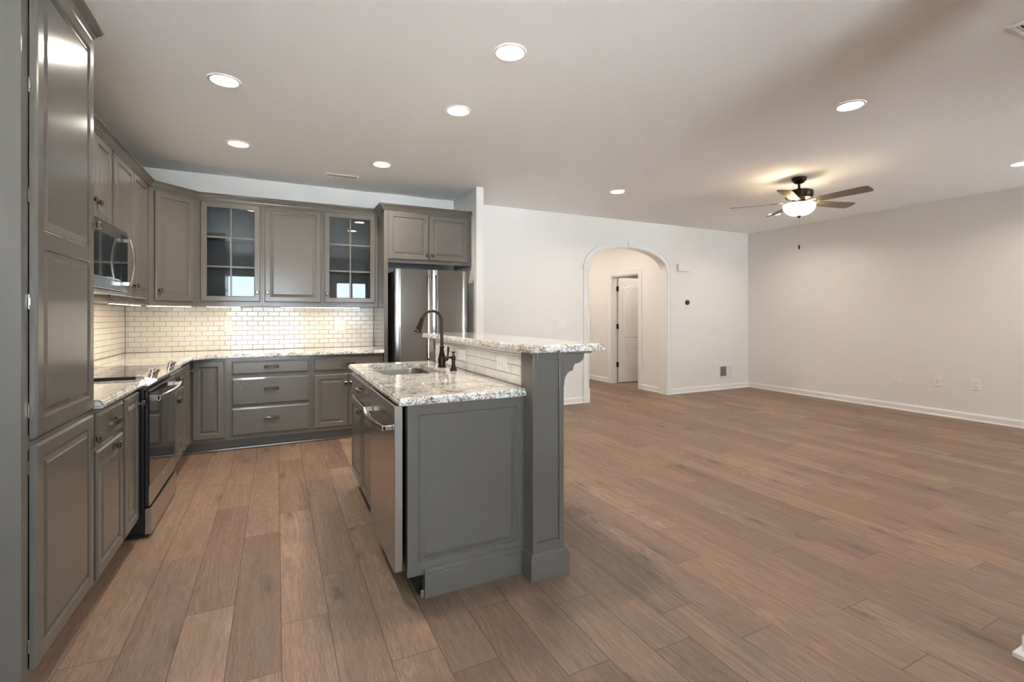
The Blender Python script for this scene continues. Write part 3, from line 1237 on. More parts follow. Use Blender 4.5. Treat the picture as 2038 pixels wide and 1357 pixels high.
# sloped front control panel
b = B()
prof = [(.06, .929), (.034, .929), (-.040, .913), (-.042, .902), (-.036, .897), (.0, .872), (.02, .872), (.02, .905), (.06, .905)]
b.prism(prof, lambda u, v, d: (d, u, v), -.001, rw + .001)
b.obj('control_panel', 'steel', t, bevel=.0015)
cp = t.children[-1]
for kx in (.085, .165, .600, .685):
    kb = B()
    kb.lathe([(.019, 0), (.019, .004), (.016, .007), (.0165, .022), (.015, .024)], (0, 0, 0), 20)
    kb.box(-.006, .006, -.020, .020, .022, .036)
    kb.lathe([(.0205, .024), (.021, .030), (.019, .034)], (0, 0, 0), 20)
    kb.obj('knob', 'chrome', cp, loc=(kx, .004, .9215), rot=(R(14), 0, 0), smooth=True)
b = B().box(.022, rw - .022, .0605, .630, .922, .930)
b.obj('glass_cooktop', 'blackglass', t, bevel=.001)
b = B().box(-.002, .0215, .0605, .635, .906, .929).box(rw - .0215, rw + .002, .0605, .635, .906, .929).box(.0215, rw - .0215, .631, .652, .906, .929)
b.obj('cooktop_trim', 'black', t, bevel=.001)
for (x, y, r_) in ((.2, .2, .09), (.57, .2, .11), (.2, .46, .08), (.57, .46, .075)):
    B().lathe([(r_, 0), (r_, .0004), (r_ - .003, .0004), (r_ - .003, 0)], (x, y, .9301), 40, cap=False).obj('burner_ring', 'grill', t)

# ------------------------------------------------------------------ microwave
t = thing('microwave', 'stainless over-the-range microwave with curved vertical handle', 'microwave', (-.92, 3.387, 0), PI / 2)
mw = .752
b = B().box(0, mw, .030, .405, 1.432, 1.846)
b.obj('body', 'darkgrey', t, bevel=.003)
b = B()
b.rings([[(x0, y, z) for (x0, y, z) in ((0, .029, z0), (mw, .029, z0), (mw, .008, z0), (mw - .02, .0, z0), (.01, .0, z0), (0, .008, z0))] for z0 in (1.437, 1.842)])
d_ = b.obj('door', 'steel', t, bevel=.002)
B().box(.012, .56, -.003, .001, 1.505, 1.765).obj('window', 'blackglass', d_, bevel=.001)
B().box(.575, mw - .03, -.002, .001, 1.470, 1.815).obj('keypad', 'blackglass', d_, bevel=.001)
b = bowed(B(), (.615, -.002, 1.475), (.615, -.002, 1.785), (0, -1, 0), .022, .014, .012, ends=.038, wid=(1, 0, 0))
b.obj('handle', 'chrome', d_, bevel=.001)
b = B().box(.02, mw - .02, .01, .39, 1.412, 1.4315)
b.obj('vent_base', 'steel', t, bevel=.002)
for x in (.17, .58):
    B().box(x - .07, x + .07, .25, .32, 1.4105, 1.4125).obj('lamp_lens', 'striplens', t)
    l = area_light('microwave_lamp', (0, 0, 0), STRIP_W * 1.0, .12, STRIP_COL, shape='RECTANGLE', size_y=.06)
    l.parent = t
    l.location = (x, .285, 1.408)

# ------------------------------------------------------------------ refrigerator
t = thing('refrigerator', 'stainless french-door refrigerator in the grey cabinet surround', 'refrigerator', (1.117, 5.08, 0), 0)
fw2 = .818
b = B().box(.006, fw2 - .006, .062, .72, .03, 1.755)
b.obj('body', 'darkgrey', t, bevel=.004)


def curved_front(x0, x1, z0, z1, bow=.0012, r_=.012, th_=.055):
    b = B()
    n = 12
    pts = []
    full = fw2 / 2
    for i in range(n + 1):
        x = x0 + (x1 - x0) * i / n
        u = (x - full) / full
        y = bow * u * u
        e = min(x - x0, x1 - x)
        if e < r_: y += r_ - math.sqrt(max(0, r_ * r_ - (r_ - e) ** 2))
        pts.append((x, y))
    poly = pts + [(x1, th_), (x0, th_)]
    b.prism(poly, lambda u, v, d: (u, v, d), z0, z1)
    return b


dl_ = curved_front(0, .4075, .74, 1.775).obj('door', 'fridge', t, smooth=True)
dr_ = curved_front(.4125, fw2, .74, 1.775).obj('door', 'fridge', t, smooth=True)
fz = curved_front(0, fw2, .06, .73).obj('freezer_drawer', 'fridge', t, smooth=True)
B().box(.02, fw2 - .02, .02, .06, .005, .055).obj('base_grille', 'black', t)
for p, x in ((dl_, .372), (dr_, .448)):
    b = bowed(B(), (x, .001, .79), (x, .001, 1.715), (0, -1, 0), .012, .012, .016, ends=.044, wid=(1, 0, 0))
    b.obj('handle', 'chrome', p, bevel=.002)
b = bowed(B(), (.10, .008, .655), (fw2 - .10, .008, .655), (0, -1, 0), .010, .012, .016, ends=.046, wid=(0, 0, 1))
b.obj('handle', 'chrome', fz, bevel=.002)
em = B()
em.lathe([(.010, 0), (.010, -.001), (.0085, -.0012), (.0085, -.0006)], (.710, .0070, 1.700), 24, axis='y')
em.box(.7095, .7105, .0055, .0065, 1.695, 1.705)
em.obj('emblem', 'chrome', dr_)
cu = bpy.data.curves.new('brand_letters', 'FONT')
cu.body = 'LG'
cu.size = .026
cu.extrude = .0006
to = bpy.data.objects.new('brand_letters_src', cu)
COL.objects.link(to)
bpy.context.view_layer.update()
me = bpy.data.meshes.new_from_object(to.evaluated_get(bpy.context.evaluated_depsgraph_get()))
bpy.data.objects.remove(to)
me.materials.clear()
me.materials.append(M['chrome'])
lt = bpy.data.objects.new('letters', me)
COL.objects.link(lt)
lt.parent = dr_
lt.location = (.726, .0055, 1.691)
lt.rotation_euler = (PI / 2, 0, 0)

# ------------------------------------------------------------------ island
IFX = .500
# sink base cabinet, faces the range side
IY0, IY1 = 2.765, 3.750
t = thing('sink_cabinet', 'grey island sink base cabinet with false drawer front over two doors', 'cabinet', (IFX + .02, IY1, 0), -PI / 2)
iw = IY1 - IY0
b = B().box(0, iw, 0, .585, .105, .66).box(0, iw, 0, .018, .66, BZ).box(0, .018, .018, .585, .66, BZ).box(iw - .018, iw, .018, .585, .66, BZ)
b.obj('carcass', 'cab', t)
toe_kick(t, 0, iw)
front(t, .015, iw - .02, .700, .852, 'drawer', pl=(iw / 2 - .02, .085))
front(t, .015, iw / 2 - .004, .125, .685, kn=(iw / 2 - .045, .52))
front(t, iw / 2, iw - .02, .125, .685, kn=(.025, .52))

# dishwasher
t = thing('dishwasher', 'stainless dishwasher with bowed handle at the near end of the island', 'dishwasher', (.470, 2.755, 0), -PI / 2)
ww = 2.755 - 2.158
b = B().box(.004, ww, .052, .58, .105, .868)
b.obj('body', 'black', t)
b = B().box(0, ww, .002, .042, .120, .872)
d_ = b.obj('door', 'steel', t, bevel=.004)
b = bowed(B(), (.04, .001, .765), (ww - .04, .001, .765), (0, -1, 0), .022, .014, .016, ends=.038, wid=(0, 0, 1))
b.obj('handle', 'chrome', d_, bevel=.002)
B().box(0, ww, .11, .125, 0, .104).obj('toe_plate', 'black', t)

# end panel, knee wall with column, baseboards
t = thing('island_end_panel', 'grey raised-panel end panel of the kitchen island beside the dishwasher', 'panel', (.525, 2.130, 0), 0)
epw = 1.1095 - .525
b = B()
pr = [(0, .020), (0, 0)]
x0, x1, z0, z1 = .048, .547, .153 , .826
w_, h_ = epw, BZ
b.add(ring_rect(0, w_, .100, h_, .0215), [(0, 1, 2, 3)])
lo_, hi_ = .100, BZ
X0, X1, Z0, Z1 = .050, .552, .152, .826
for q in ((0, w_, lo_, Z0), (0, w_, Z1, hi_), (0, X0, Z0, Z1), (X1, w_, Z0, Z1)):
    b.add(ring_rect(*q, 0), [(0, 1, 2, 3)])
b.rings([ring_rect(X0 + i, X1 - i, Z0 + i, Z1 - i, d) for i, d in ((0, 0), (.004, .004), (.006, .009), (.012, .0095), (.032, .003), (.036, .0015))], cap0=False)
b.add([(0, 0, lo_), (0, .0215, lo_), (0, .0215, hi_), (0, 0, hi_)], [(0, 1, 2, 3)])
b.add([(w_, 0, lo_), (w_, .0215, lo_), (w_, .0215, hi_), (w_, 0, hi_)], [(0, 1, 2, 3)])
b.add([(0, 0, lo_), (w_, 0, lo_), (w_, .0215, lo_), (0, .0215, lo_)], [(0, 1, 2, 3)])
b.add([(0, 0, hi_), (w_, 0, hi_), (w_, .0215, hi_), (0, .0215, hi_)], [(0, 1, 2, 3)])
b.obj('panel', 'cab', t)
IB = [(0, 0), (.020, 0), (.020, .102), (.015, .106), (.017, .112), (.010, .120), (.003, .126), (0, .126)]
b = B()
b.rings([[(x, -o_, z) for o_, z in IB] for x in (.075, epw)])
b.obj('baseboard', 'cab', t)
B().box(.058, .0745, -.010, .002, 0, .034).box(.0755, .0800, .0005, .30, 0, .100).obj('shoe', 'cab', t, bevel=.003)

t = thing('bar_knee_wall', 'grey bar wall of the island with panelled end column', 'bar wall', (1.11, 2.03, 0), 0)
cw = .175
b = B().box(0, cw, .010, .125, 0, 1.096)
b.box(.022, cw, .125, 1.76, 0, 1.096)
b.obj('wall_body', 'cab', t)
b = B()
# framed end face: stiles, rails, recessed centre
for q in ((0, .026, 0, 1.096), (cw - .026, cw, 0, 1.096), (.026, cw - .026, 1.063, 1.096), (.026, cw - .026, 0, .17)):
    b.box(q[0], q[1], 0, .0098, q[2], q[3])
b.obj('end_frame', 'cab', t, bevel=.0015)
b = B()
sweep(b, IB, [(0, .0795), (0, 0), (cw, 0), (cw, 1.76)])
b.obj('baseboard', 'cab', t)
B().box(.0, .0215, 1.640, 1.76, .0, 1.096).obj('far_post', 'cab', t, bevel=.001)

# tile on the knee wall
bs = B()
tiles(bs, 3.668 - 2.157, .150, lambda u, v, d: (1.1318 - d, 2.157 + u, CT + v), start=.02)
tiles(bs, 3.668 - 2.157, 1.0965 - 1.0765, lambda u, v, d: (1.1318 - d, 2.157 + u, 1.0765 + v), start=.06)
bs.rings([[(1.1318 - o_, y, z) for o_, z in ((0, 1.066), (.008, 1.066), (.012, 1.070), (.008, 1.0755), (0, 1.0755))] for y in (2.157, 3.668)])
bs.box(1.128, 1.1318, 2.157, 3.668, CT, 1.0965, 1)
o = bs.obj('tile_backsplash', ['tile', 'grout'])
tag(o, 'low white subway tile backsplash under the raised bar of the island', 'backsplash')

# corbel
t = thing('corbel', 'grey scrolled corbel bracket under the overhanging bar top', 'corbel', (1.2855, 2.035, 0), 0)
pts = [(0, 1.084), (.128, 1.084)]
for i in range(13):
    q = i / 12
    a = -.15 * PI + q * (PI * .62)
    pts.append((.128 - .050 * (q ** 1.6) * 1.0, 1.080 - .050 * math.sin(q * PI / 2)))
pts = [(0, 1.084), (.126, 1.084), (.126, 1.075)]
for i in range(1, 11):
    a = i / 10 * PI / 2
    pts.append((.126 - .050 * (1 - math.cos(a)), 1.075 - .042 * math.sin(a)))
for i in range(1, 11):
    a = i / 10 * PI / 2
    pts.append((.076 - .018 * math.sin(a), 1.033 - .034 * (1 - math.cos(a))))
pts.append((.052, 1.000))
for i in range(1, 13):
    a = i / 12 * PI / 2
    pts.append((.052 - .046 * math.sin(a), .998 - .062 * (1 - math.cos(a))))
pts += [(.005, .925), (0, .925)]
b = B()
b.prism(pts, lambda u, v, d: (u, d, v), 0, .075)
b.obj('bracket', 'cab', t, bevel=.002)
B().box(0, .165, -.012, .087, 1.0845, 1.0960).obj('cap_plate', 'cab', t, bevel=.003)

# island countertop with sink cut-out
HX0, HX1, HY0, HY1 = .585, .965, 2.95, 3.60


def rrect(x0, x1, y0, y1, r_, n=6):
    pts = []
    for cx_, cy_, a0 in ((x1 - r_, y0 + r_, -PI / 2), (x1 - r_, y1 - r_, 0), (x0 + r_, y1 - r_, PI / 2), (x0 + r_, y0 + r_, PI)):
        for i in range(n + 1):
            a = a0 + i / n * PI / 2
            pts.append((cx_ + r_ * math.cos(a), cy_ + r_ * math.sin(a)))
    return pts


IPOLY = [(.482, 2.098), (1.1085, 2.098), (1.1085, 2.156), (1.1315, 2.156), (1.1315, 3.669), (1.1085, 3.669), (1.1085, 3.765), (.482, 3.765)]
counter('countertop', IPOLY, [0, 1, 1, 1, 1, 1, 0, 0], CB, 'polished granite countertop of the island around the sink', hole=rrect(HX0, HX1, HY0, HY1, .07))
t = thing('sink', 'stainless undermount sink basin in the island', 'sink', (0, 0, 0), 0)
b = B()
rr = []
for i, z in ((-.012, .8755), (-.012, .872), (-.003, .872), (-.002, .80), (.006, .70), (.04, .678), (.15, .675)):
    rr.append([(x, y, z) for x, y in rrect(HX0 + i, HX1 - i, HY0 + i, HY1 - i, max(.02, .072 - i))])
b.rings(rr, cap0=False)
b.obj('basin', 'sinksteel', t, smooth=True)
B().lathe([(.045, 0), (.045, .003), (.038, .003), (.034, .001)], (.775, 3.275, .6752), 28).obj('drain', 'chrome', t, smooth=True)

# bar top
BP = [(1.072, 1.985), (1.505, 1.985), (1.505, 3.86), (1.072, 3.86)]
counter('bar_top', BP, [0, 0, 0, 0], 1.0967, 'raised granite bar top overhanging the island', 'countertop')
bt = COL.objects['bar_top']
bt.scale = (1, 1, 1)

# faucet
t = thing('faucet', 'dark bronze gooseneck pull-down faucet on the island', 'faucet', (1.043, 3.246, CT - .0005), R(2))
b = B().lathe([(.030, 0), (.030, .004), (.026, .010), (.024, .016), (.0265, .030), (.028, .050), (.0265, .066), (.021, .086), (.0165, .108), (.013, .128), (.016, .132), (.0175, .138), (.016, .144), (.012, .148)], seg=28)
b.obj('body', 'bronze', t, smooth=True)
path = [(0, 0, .146), (0, 0, .20), (0, 0, .26), (0, 0, .315)]
for i in range(1, 15):
    a = i / 14 * R(160)
    path.append((-.072 + .072 * math.cos(a), 0, .320 + .074 * math.sin(a)))
ex, ez = path[-1][0], path[-1][2]
b = B().tube(path, .0105, 16)
b.obj('spout', 'bronze', t, smooth=True)
ux, uz = -math.sin(R(20)), -math.cos(R(20))
hp = [(ex + ux * s_, 0, ez + uz * s_) for s_ in (-.002, .0, .012, .03, .055, .080, .096, .098, .102, .106)]
b = B().tube(hp, [.0105, .014, .0135, .0150, .0185, .0225, .0245, .0265, .0265, .022], 20)
b.obj('spray_head', 'bronze', t, smooth=True)
b = B().tube([(0, -.016, .060), (0, -.040, .062), (0, -.050, .062)], [.017, .019, .012], 18)
b.tube([(0, -.044, .062), (.001, -.050, .085), (.002, -.052, .12), (.002, -.052, .140), (.002, -.052, .144)], [.0085, .006, .0075, .0085, .003], 12)
b.obj('lever_handle', 'bronze', t, smooth=True, rotz=R(36))
# soap dispenser
t = thing('soap_dispenser', 'small bronze soap dispenser beside the faucet', 'soap dispenser', (1.045, 3.004, CT - .0005), R(10))
b = B().lathe([(.024, 0), (.024, .005), (.021, .010), (.018, .018), (.0125, .030), (.0115, .060), (.0125, .074), (.015, .080), (.014, .090), (.010, .098), (.006, .101), (.005, .112), (.007, .115), (.014, .122), (.013, .125), (.004, .126)], seg=24)
b.obj('pump', 'bronze', t, smooth=True)
b = B().tube([(-.005, 0, .086), (-.03, 0, .089), (-.055, 0, .086), (-.062, 0, .080)], [.008, .0065, .006, .005], 12)
b.obj('nozzle', 'bronze', t, smooth=True)


# ------------------------------------------------------------------ outlets, switches
def plate(name, label, cat, loc, rot, w=.07, h=.115, kind='duplex', group=None, gangs=1):
    """front is local -y"""
    t = thing(name, label, cat, loc, 0, group)
    t.rotation_euler = rot
    b = B().rings([ring_rect(-w / 2 + i, w / 2 - i, -h / 2 + i, h / 2 - i, d) for i, d in ((0, 0), (0, -.003), (.004, -.006))])
    b.obj('cover_plate', 'white', t)
    if kind == 'duplex':
        for s_ in (-1, 1):
            r_ = B().box(-.017, .017, -.0085, -.0058, s_ * .020 - .013, s_ * .020 + .013).obj('receptacle', 'white', t, bevel=.003)
            B().box(-.0078, -.0052, -.0089, -.0084, s_ * .020 - .002, s_ * .020 + .007).box(.0052, .0078, -.0089, -.0084, s_ * .020 - .002, s_ * .020 + .007).lathe([(.0028, 0), (.0028, -.0005)], (0, -.0084, s_ * .020 - .008), 10, axis='y').obj('slot', 'slot', r_)
    elif kind == 'switch':
        for g in range(gangs):
            x = (g - (gangs - 1) / 2) * .046
            B().box(x - .005, x + .005, -.0085, -.0058, -.012, .012).rings([[(x + a, y, z) for a, y, z in ((-.004, -.006, -.004), (.004, -.006, -.004), (.004, -.006, .004), (-.004, -.006, .004))], [(x + a, y, z) for a, y, z in ((-.0035, -.017, .005), (.0035, -.017, .005), (.0035, -.017, .010), (-.0035, -.017, .010))]]).obj('toggle', 'white', t)
            for sz in (-.030, .030): B().lathe([(.003, 0), (.003, -.0012)], (x, -.0058, sz), 8, axis='y').obj('screw', 'white', t)
    elif kind == 'coax':
        B().lathe([(.006, 0), (.006, -.008), (.003, -.008)], (0, -.0058, 0), 12, axis='y').obj('jack', 'chrome', t)
        for sz in (-.030, .030): B().lathe([(.003, 0), (.003, -.0012)], (0, -.0058, sz), 8, axis='y').obj('screw', 'white', t)
    elif kind == 'blank':
        B().box(-.017, .017, -.0080, -.0058, -.033, .033).obj('rocker', 'white', t, bevel=.002)
    return t


by = YB - .0088
plate('wall_outlet', 'white duplex outlet on the back wall tile nearest the corner', 'outlet', (-.455, by, 1.165), (0, 0, 0), .08, .125)
plate('wall_switch', 'white double plate on the back wall tile near the refrigerator', 'switch', (.653, by, 1.16), (0, 0, 0), .122, .125, kind='switch', gangs=2)
# two on the island tile, laid on their side; face -x
plate('wall_outlet', 'white outlet laid sideways in the bar backsplash, close to the column', 'outlet', (1.1228, 2.414, 1.010), (0, R(90), -PI / 2), .078, .128)
plate('wall_switch', 'blank-looking white plate in the bar backsplash behind the faucet', 'switch', (1.1228, 3.052, 1.010), (0, R(90), -PI / 2), .078, .128, kind='blank')
plate('wall_switch', 'white double switch on the wall between wing wall and arch', 'switch', (3.633, YB - .0002, 1.146), (0, 0, 0), .120, .118, kind='switch', gangs=2)
plate('wall_outlet', 'white duplex outlet on the back wall above the floor register', 'outlet', (6.735, YB - .0002, .422), (0, 0, 0), .078, .125)
plate('wall_outlet', 'white outlet low on the hall wall seen through the arch', 'outlet', (HALL_R - .0002, 7.90, .415), (0, 0, -PI / 2), .075, .120)
plate('wall_outlet', 'white duplex outlet on the long side wall, farthest of its three plates', 'outlet', (XR - .0002, 3.54, .435), (0, 0, -PI / 2), .080, .122)
plate('cable_jack', 'white cable jack plate between two outlets on the long side wall', 'wall plate', (XR - .0002, 3.09, .437), (0, 0, -PI / 2), .078, .120, kind='coax')
plate('wall_outlet', 'white duplex outlet on the long side wall, nearest of its three plates', 'outlet', (XR - .0002, 2.715, .438), (0, 0, -PI / 2), .082, .125)

# return-air register on the back wall, with a little blank half as the photo shows
t = thing('air_register', 'small white wall register low on the back wall near the room corner', 'vent', (7.0, YB - .0002, .312), 0)
B().rings([ring_rect(-.165 + i, .165 - i, -.108 + i, .108 - i, d) for i, d in ((0, 0), (0, -.004), (.006, -.008), (.022, -.008), (.024, -.004))]).obj('frame', 'white', t)
B().box(-.140, .140, -.0045, -.0039, -.083, .083).obj('opening', 'slot', t)
b = B()
for i in range(14):
    z = -.078 + i * .012
    b.rings([[(x, y, zz) for y, zz in ((-.0050, z), (-.0085, z + .004), (-.0080, z + .0045), (-.0046, z + .0006))] for x in (-.140, .002)])
b.obj('louvers', 'white', t)
b = B()
for i in range(22):
    x = .006 + i * .0062
    b.box(x, x + .0045, -.0080, -.0046, -.083, .083)
b.obj('fixed_blades', 'white', t)

# thermostat and chime
t = thing('thermostat', 'round black thermostat on the wall beside the arch', 'thermostat', (6.085, YB - .0002, 1.492), 0)
B().lathe([(.040, 0), (.040, -.006), (.038, -.010)], seg=32, axis='y').obj('base_ring', 'black', t, smooth=True)
B().lathe([(.0375, -.0098), (.0385, -.022), (.034, -.027), (.002, -.028)], seg=32, axis='y').obj('dial', 'blackglass', t, smooth=True)
t = thing('door_chime', 'white rectangular door chime box high on the wall beside the arch', 'door chime', (5.985, YB - .0002, 2.06), 0)
B().rings([ring_rect(-.125 + i, .125 - i, -.060 + i, .060 - i, d) for i, d in ((.006, 0), (0, -.006), (0, -.036), (.006, -.042))]).obj('cover', 'white', t)
b = B()
for i in range(5):
    b.box(-.10 + i * .008, -.097 + i * .008, -.0424, -.0418, -.04, .04)
b.obj('sound_slots', 'white', t)


# ------------------------------------------------------------------ ceiling: recessed lights, grilles, detector, fan
def can_light(x, y, label):
    t = thing('recessed_light', label, 'ceiling light', (x, y, CZ), 0, 'recessed ceiling lights')
    B().lathe([(.074, -.004), (.078, -.0075), (.088, -.007), (.093, -.003), (.094, -.0002)], seg=48, cap=False).obj('trim_ring', 'white', t, smooth=True)
    B().lathe([(.0745, -.0045), (.0745, -.0035)], seg=48).obj('lens', 'lens', t)
    l = area_light('recessed_lamp', (0, 0, -.009), CAN_W, .145, CAN_COL, spread=R(150))
    l.parent = t
    return t


cans = [((1.164, 2.395), 'round recessed ceiling light almost straight above the island end panel'),
        ((-.293, 3.465), 'round recessed ceiling light in front of the microwave'),
        ((1.163, 3.239), 'round recessed ceiling light above the island faucet'),
        ((-.295, 4.690), 'round recessed ceiling light near the diagonal corner cabinet'),
        ((.912, 4.716), 'round recessed ceiling light in front of the refrigerator, beside the ceiling register'),
        ((3.607, 4.522), 'round recessed ceiling light farthest out in the living area, toward the arch'),
        ((3.587, 1.957), 'round recessed ceiling light alone over the open floor between island and fan'),
        ((6.432, 1.971), 'round recessed ceiling light near the long side wall, cut by the picture edge'),
        ((6.432, 4.522), 'round recessed ceiling light hidden behind a fan blade, peeking out on both sides'),
        ((3.600, -.600), 'unseen recessed ceiling light added beside the camera to brighten the long side wall'),  # this and the next are unseen, added to light the side wall
        ((6.432, -.600), 'unseen recessed ceiling light added by the long side wall to brighten it')]
for (x, y), lb in cans: can_light(x, y, lb)

t = thing('ceiling_register', 'thin white slotted register in the ceiling above the glass-door cabinets', 'vent', (.612, 5.30, CZ), 0)
B().rings([ring_rect(0, 0, 0, 0, 0)] * 0 or [[(sx * a, sy * c, d) for sx, sy in ((-1, -1), (1, -1), (1, 1), (-1, 1))] for a, c, d in ((.165, .065, -.0002), (.165, .065, -.004), (.155, .055, -.007), (.150, .050, -.007), (.150, .050, -.003))]).obj('frame', 'white', t)
b = B()
for i in range(24):
    x = -.145 + i * .0122
    b.box(x, x + .006, -.049, .049, -.0065, -.0032)
b.obj('slats', 'white', t)
B().box(-.149, .149, -.0495, .0495, -.0031, -.0024).obj('opening', 'slot', t)

t = thing('ceiling_vent', 'large white louvered return vent at the edge of the living room ceiling', 'vent', (3.46, 1.02, CZ), 0)
t.location = (3.50, .90, CZ)
B().rings([[(sx * a, sy * c, d) for sx, sy in ((-1, -1), (1, -1), (1, 1), (-1, 1))] for a, c, d in ((.18, .18, -.0002), (.18, .18, -.004), (.165, .165, -.009), (.15, .15, -.009), (.15, .15, -.003))]).obj('frame', 'white', t)
b = B()
for i in range(18):
    y = -.145 + i * .0165
    b.rings([[(x, y + a, z) for a, z in ((0, -.0085), (.010, -.0035), (.011, -.004), (.001, -.009))] for x in (-.149, .149)])
b.obj('louvers', 'white', t)
B().box(-.1495, .1495, -.1495, .1495, -.0031, -.0024).obj('opening', 'slot', t)

t = thing('smoke_detector', 'small round white smoke detector on the ceiling before the arch', 'smoke detector', (5.72, 5.28, CZ), 0)
B().lathe([(.055, -.0002), (.055, -.010), (.050, -.014)], seg=32).obj('base', 'white', t, smooth=True)
B().lathe([(.046, -.0142), (.050, -.028), (.044, -.036), (.010, -.038)], seg=32).obj('cover', 'white', t, smooth=True)

# fan
FX, FY = 4.985, 3.225
t = thing('ceiling_fan', 'five-blade bronze ceiling fan with lit white glass bowl', 'ceiling fan', (FX, FY, CZ), 0)
B().lathe([(.070, -.0002), (.072, -.010), (.066, -.030), (.045, -.055), (.020, -.066)], seg=36).obj('canopy', 'bronze', t, smooth=True)
B().tube([(0, 0, -.060), (0, 0, -.125)], .012, 16).obj('downrod', 'bronze', t, smooth=True)
b = B().lathe([(.016, -.112), (.030, -.118), (.060, -.132), (.118, -.140), (.132, -.150), (.132, -.200), (.118, -.222), (.085, -.232), (.050, -.236)], seg=48)
b.obj('motor_housing', 'bronze', t, smooth=True)
B().lathe([(.050, -.2365), (.062, -.240), (.064, -.262), (.075, -.268), (.080, -.276)], seg=36).obj('light_fitter', 'bronze', t, smooth=True)
bz = -.262
for k in range(5):
    a = R(58 + 72 * k)
    bl = B()
    pts = [(.20, -.052), (.24, -.058), (.62, -.070), (.65, -.066), (.668, -.050), (.672, .0), (.668, .050), (.65, .066), (.62, .070), (.24, .058), (.20, .052)]
    pts = pts[::-1][::-1]
    bl.prism(pts, lambda u, v, d: (u, v * 1.0, d), -.003, .003)
    o = bl.obj('blade', 'blade', t, loc=(0, 0, bz), rot=Matrix.Rotation(a, 3, 'Z').to_4x4().to_euler())
    o.rotation_euler = (Matrix.Rotation(a, 3, 'Z') @ Matrix.Rotation(R(-12), 3, 'X')).to_euler()
    ib = B().prism([(.09, -.018), (.15, -.014), (.20, -.035), (.26, -.035), (.28, -.01), (.28, .01), (.26, .035), (.20, .035), (.15, .014), (.09, .018)], lambda u, v, d: (u, v, d), .0032, .0075)
    ib.obj('blade_iron', 'bronze', o)
bowl = [(.1495, -.283), (.1520, -.287), (.1535, -.300), (.149, -.325), (.135, -.352), (.110, -.376), (.078, -.393), (.040, -.402), (.010, -.404)]


def bowl_mat():
    m, nt, b_ = mat('lit_alabaster_glass')
    nt.nodes.remove(b_)
    out = nt.nodes['Material Output']
    tl = N(nt, 'ShaderNodeBsdfTranslucent')
    tl.inputs['Color'].default_value = (.95, .85, .70, 1)
    df = N(nt, 'ShaderNodeBsdfDiffuse')
    df.inputs['Color'].default_value = (.85, .80, .70, 1)
    em_ = N(nt, 'ShaderNodeEmission')
    em_.inputs['Color'].default_value = (1, .84, .60, 1)
    em_.inputs['Strength'].default_value = .45
    m1 = N(nt, 'ShaderNodeMixShader')
    m1.inputs[0].default_value = .4
    L(nt, tl.outputs[0], m1.inputs[1])
    L(nt, df.outputs[0], m1.inputs[2])
    ad = N(nt, 'ShaderNodeAddShader')
    L(nt, m1.outputs[0], ad.inputs[0])
    L(nt, em_.outputs[0], ad.inputs[1])
    L(nt, ad.outputs[0], out.inputs[0])
    return m


M['bowl'] = bowl_mat()
inner = [(r_ - .004 if r_ > .02 else r_, h + .003) for r_, h in bowl][::-1]
B().lathe(bowl + inner, seg=48, cap=False).obj('glass_bowl', 'bowl', t, smooth=True)
B().lathe([(.004, -.398), (.020, -.402), (.022, -.408), (.012, -.416), (.006, -.424), (.002, -.430)], seg=24).obj('finial', 'bronze', t, smooth=True)
B().tube([(.0, 0, -.430), (.0, 0, -.715)], .0013, 6).obj('pull_chain', 'chrome', t)
B().lathe([(.002, -.712), (.008, -.722), (.010, -.738), (.006, -.752), (.007, -.758), (.004, -.762)], seg=16).obj('chain_pull', 'bronze', t, smooth=True)
for s_ in (-1, 1):
    B().lathe([(.012, -.268), (.014, -.276), (.024, -.290), (.028, -.306), (.022, -.322), (.006, -.330)], (s_ * .06, .0, 0), 16).obj('bulb', 'lens', t, smooth=True)
    l = bpy.data.lights.new('fan_lamp', 'POINT')
    l.energy = FAN_W / 2
    l.color = (1.0, .78, .52)
    l.shadow_soft_size = .03
    lo = bpy.data.objects.new('fan_lamp', l)
    COL.objects.link(lo)
    lo.parent = t
    lo.location = (s_ * .100, 0, -.292)


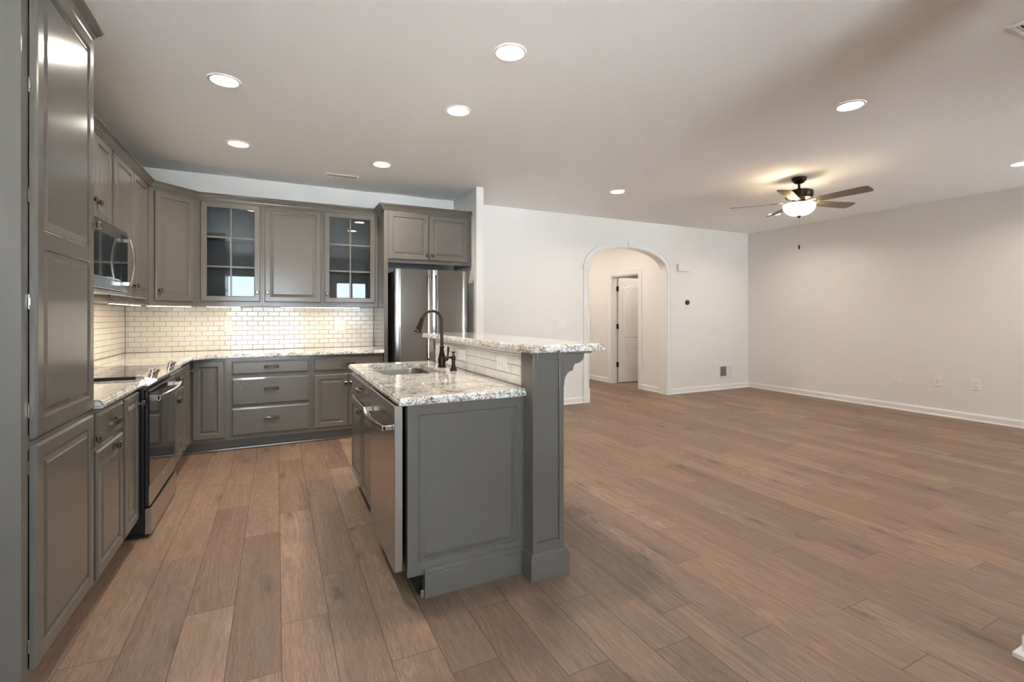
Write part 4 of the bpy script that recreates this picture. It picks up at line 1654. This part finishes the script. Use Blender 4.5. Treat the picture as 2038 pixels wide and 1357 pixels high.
# ------------------------------------------------------------------ under-cabinet strips
def strip(p, length, rz, label, k=1.0):
    t = thing('under_cabinet_light', label, 'light', (p[0], p[1], UZ0), rz, 'under-cabinet light bars')
    B().box(-length / 2, length / 2, -.018, .018, -.0115, -.0003).obj('housing', 'white', t, bevel=.001)
    B().box(-length / 2 + .008, length / 2 - .008, -.013, .013, -.0125, -.0118).obj('lens', 'striplens', t)
    l = area_light('strip_lamp', (0, 0, -.016), k * STRIP_W * length / .8, length - .02, STRIP_COL, shape='RECTANGLE', size_y=.025)
    l.parent = t
    return t


strip((.43, 5.575), .79, 0, 'lit light bar under the wall cabinets next to the refrigerator')
strip((-.475, 5.575), .30, 0, 'lit light bar under the glass-door cabinet nearest the corner', 1.3)
strip((-.89, 5.375), .40, PI / 4, 'lit light bar under the diagonal corner wall cabinet', 2.2)
strip((-1.06, 4.70), .78, PI / 2, 'lit light bar under the two-door wall cabinet beyond the microwave', 2.2)

# hall lights, and an unseen back room light added for the open door
for (hx_, hy_, lb) in ((4.55, 6.35, 'recessed light just inside the hall beyond the arch'), (4.55, 8.0, 'recessed light at the far end of the hall')):
    t = thing('recessed_light', lb, 'ceiling light', (hx_, hy_, CZ), 0, 'recessed ceiling lights')
    B().lathe([(.074, -.004), (.078, -.0075), (.094, -.0002)], seg=32, cap=False).obj('trim_ring', 'white', t, smooth=True)
    B().lathe([(.0745, -.0045), (.0745, -.0035)], seg=32).obj('lens', 'lens', t)
    l = area_light('hall_lamp', (0, 0, -.009), HALL_W, .145, (1.0, .86, .74))
    l.parent = t
t = thing('recessed_light', 'unseen light added in the room behind the hall door to light its slab', 'ceiling light', (6.3, 6.75, CZ), 0, 'recessed ceiling lights')
B().lathe([(.0745, -.0045), (.0745, -.0005)], seg=32).obj('lens', 'lens', t)
l = area_light('door_fill_lamp', (0, 0, -.009), 5, .145, (1.0, .84, .70))
l.parent = t

GROUPS = {'base_cabinet': 'grey base cabinets', 'wall_cabinet': 'grey wall cabinets', 'glass_front_cabinet': 'glass-door wall cabinets',
          'wall_outlet': 'white wall outlets', 'wall_switch': 'white wall switches', 'tile_backsplash': 'subway tile backsplashes',
          'countertop': 'granite countertops'}
for o in list(COL.objects):
    k = o.name.split('.')[0]
    if k in GROUPS and not o.parent and 'label' in o: o['group'] = GROUPS[k]
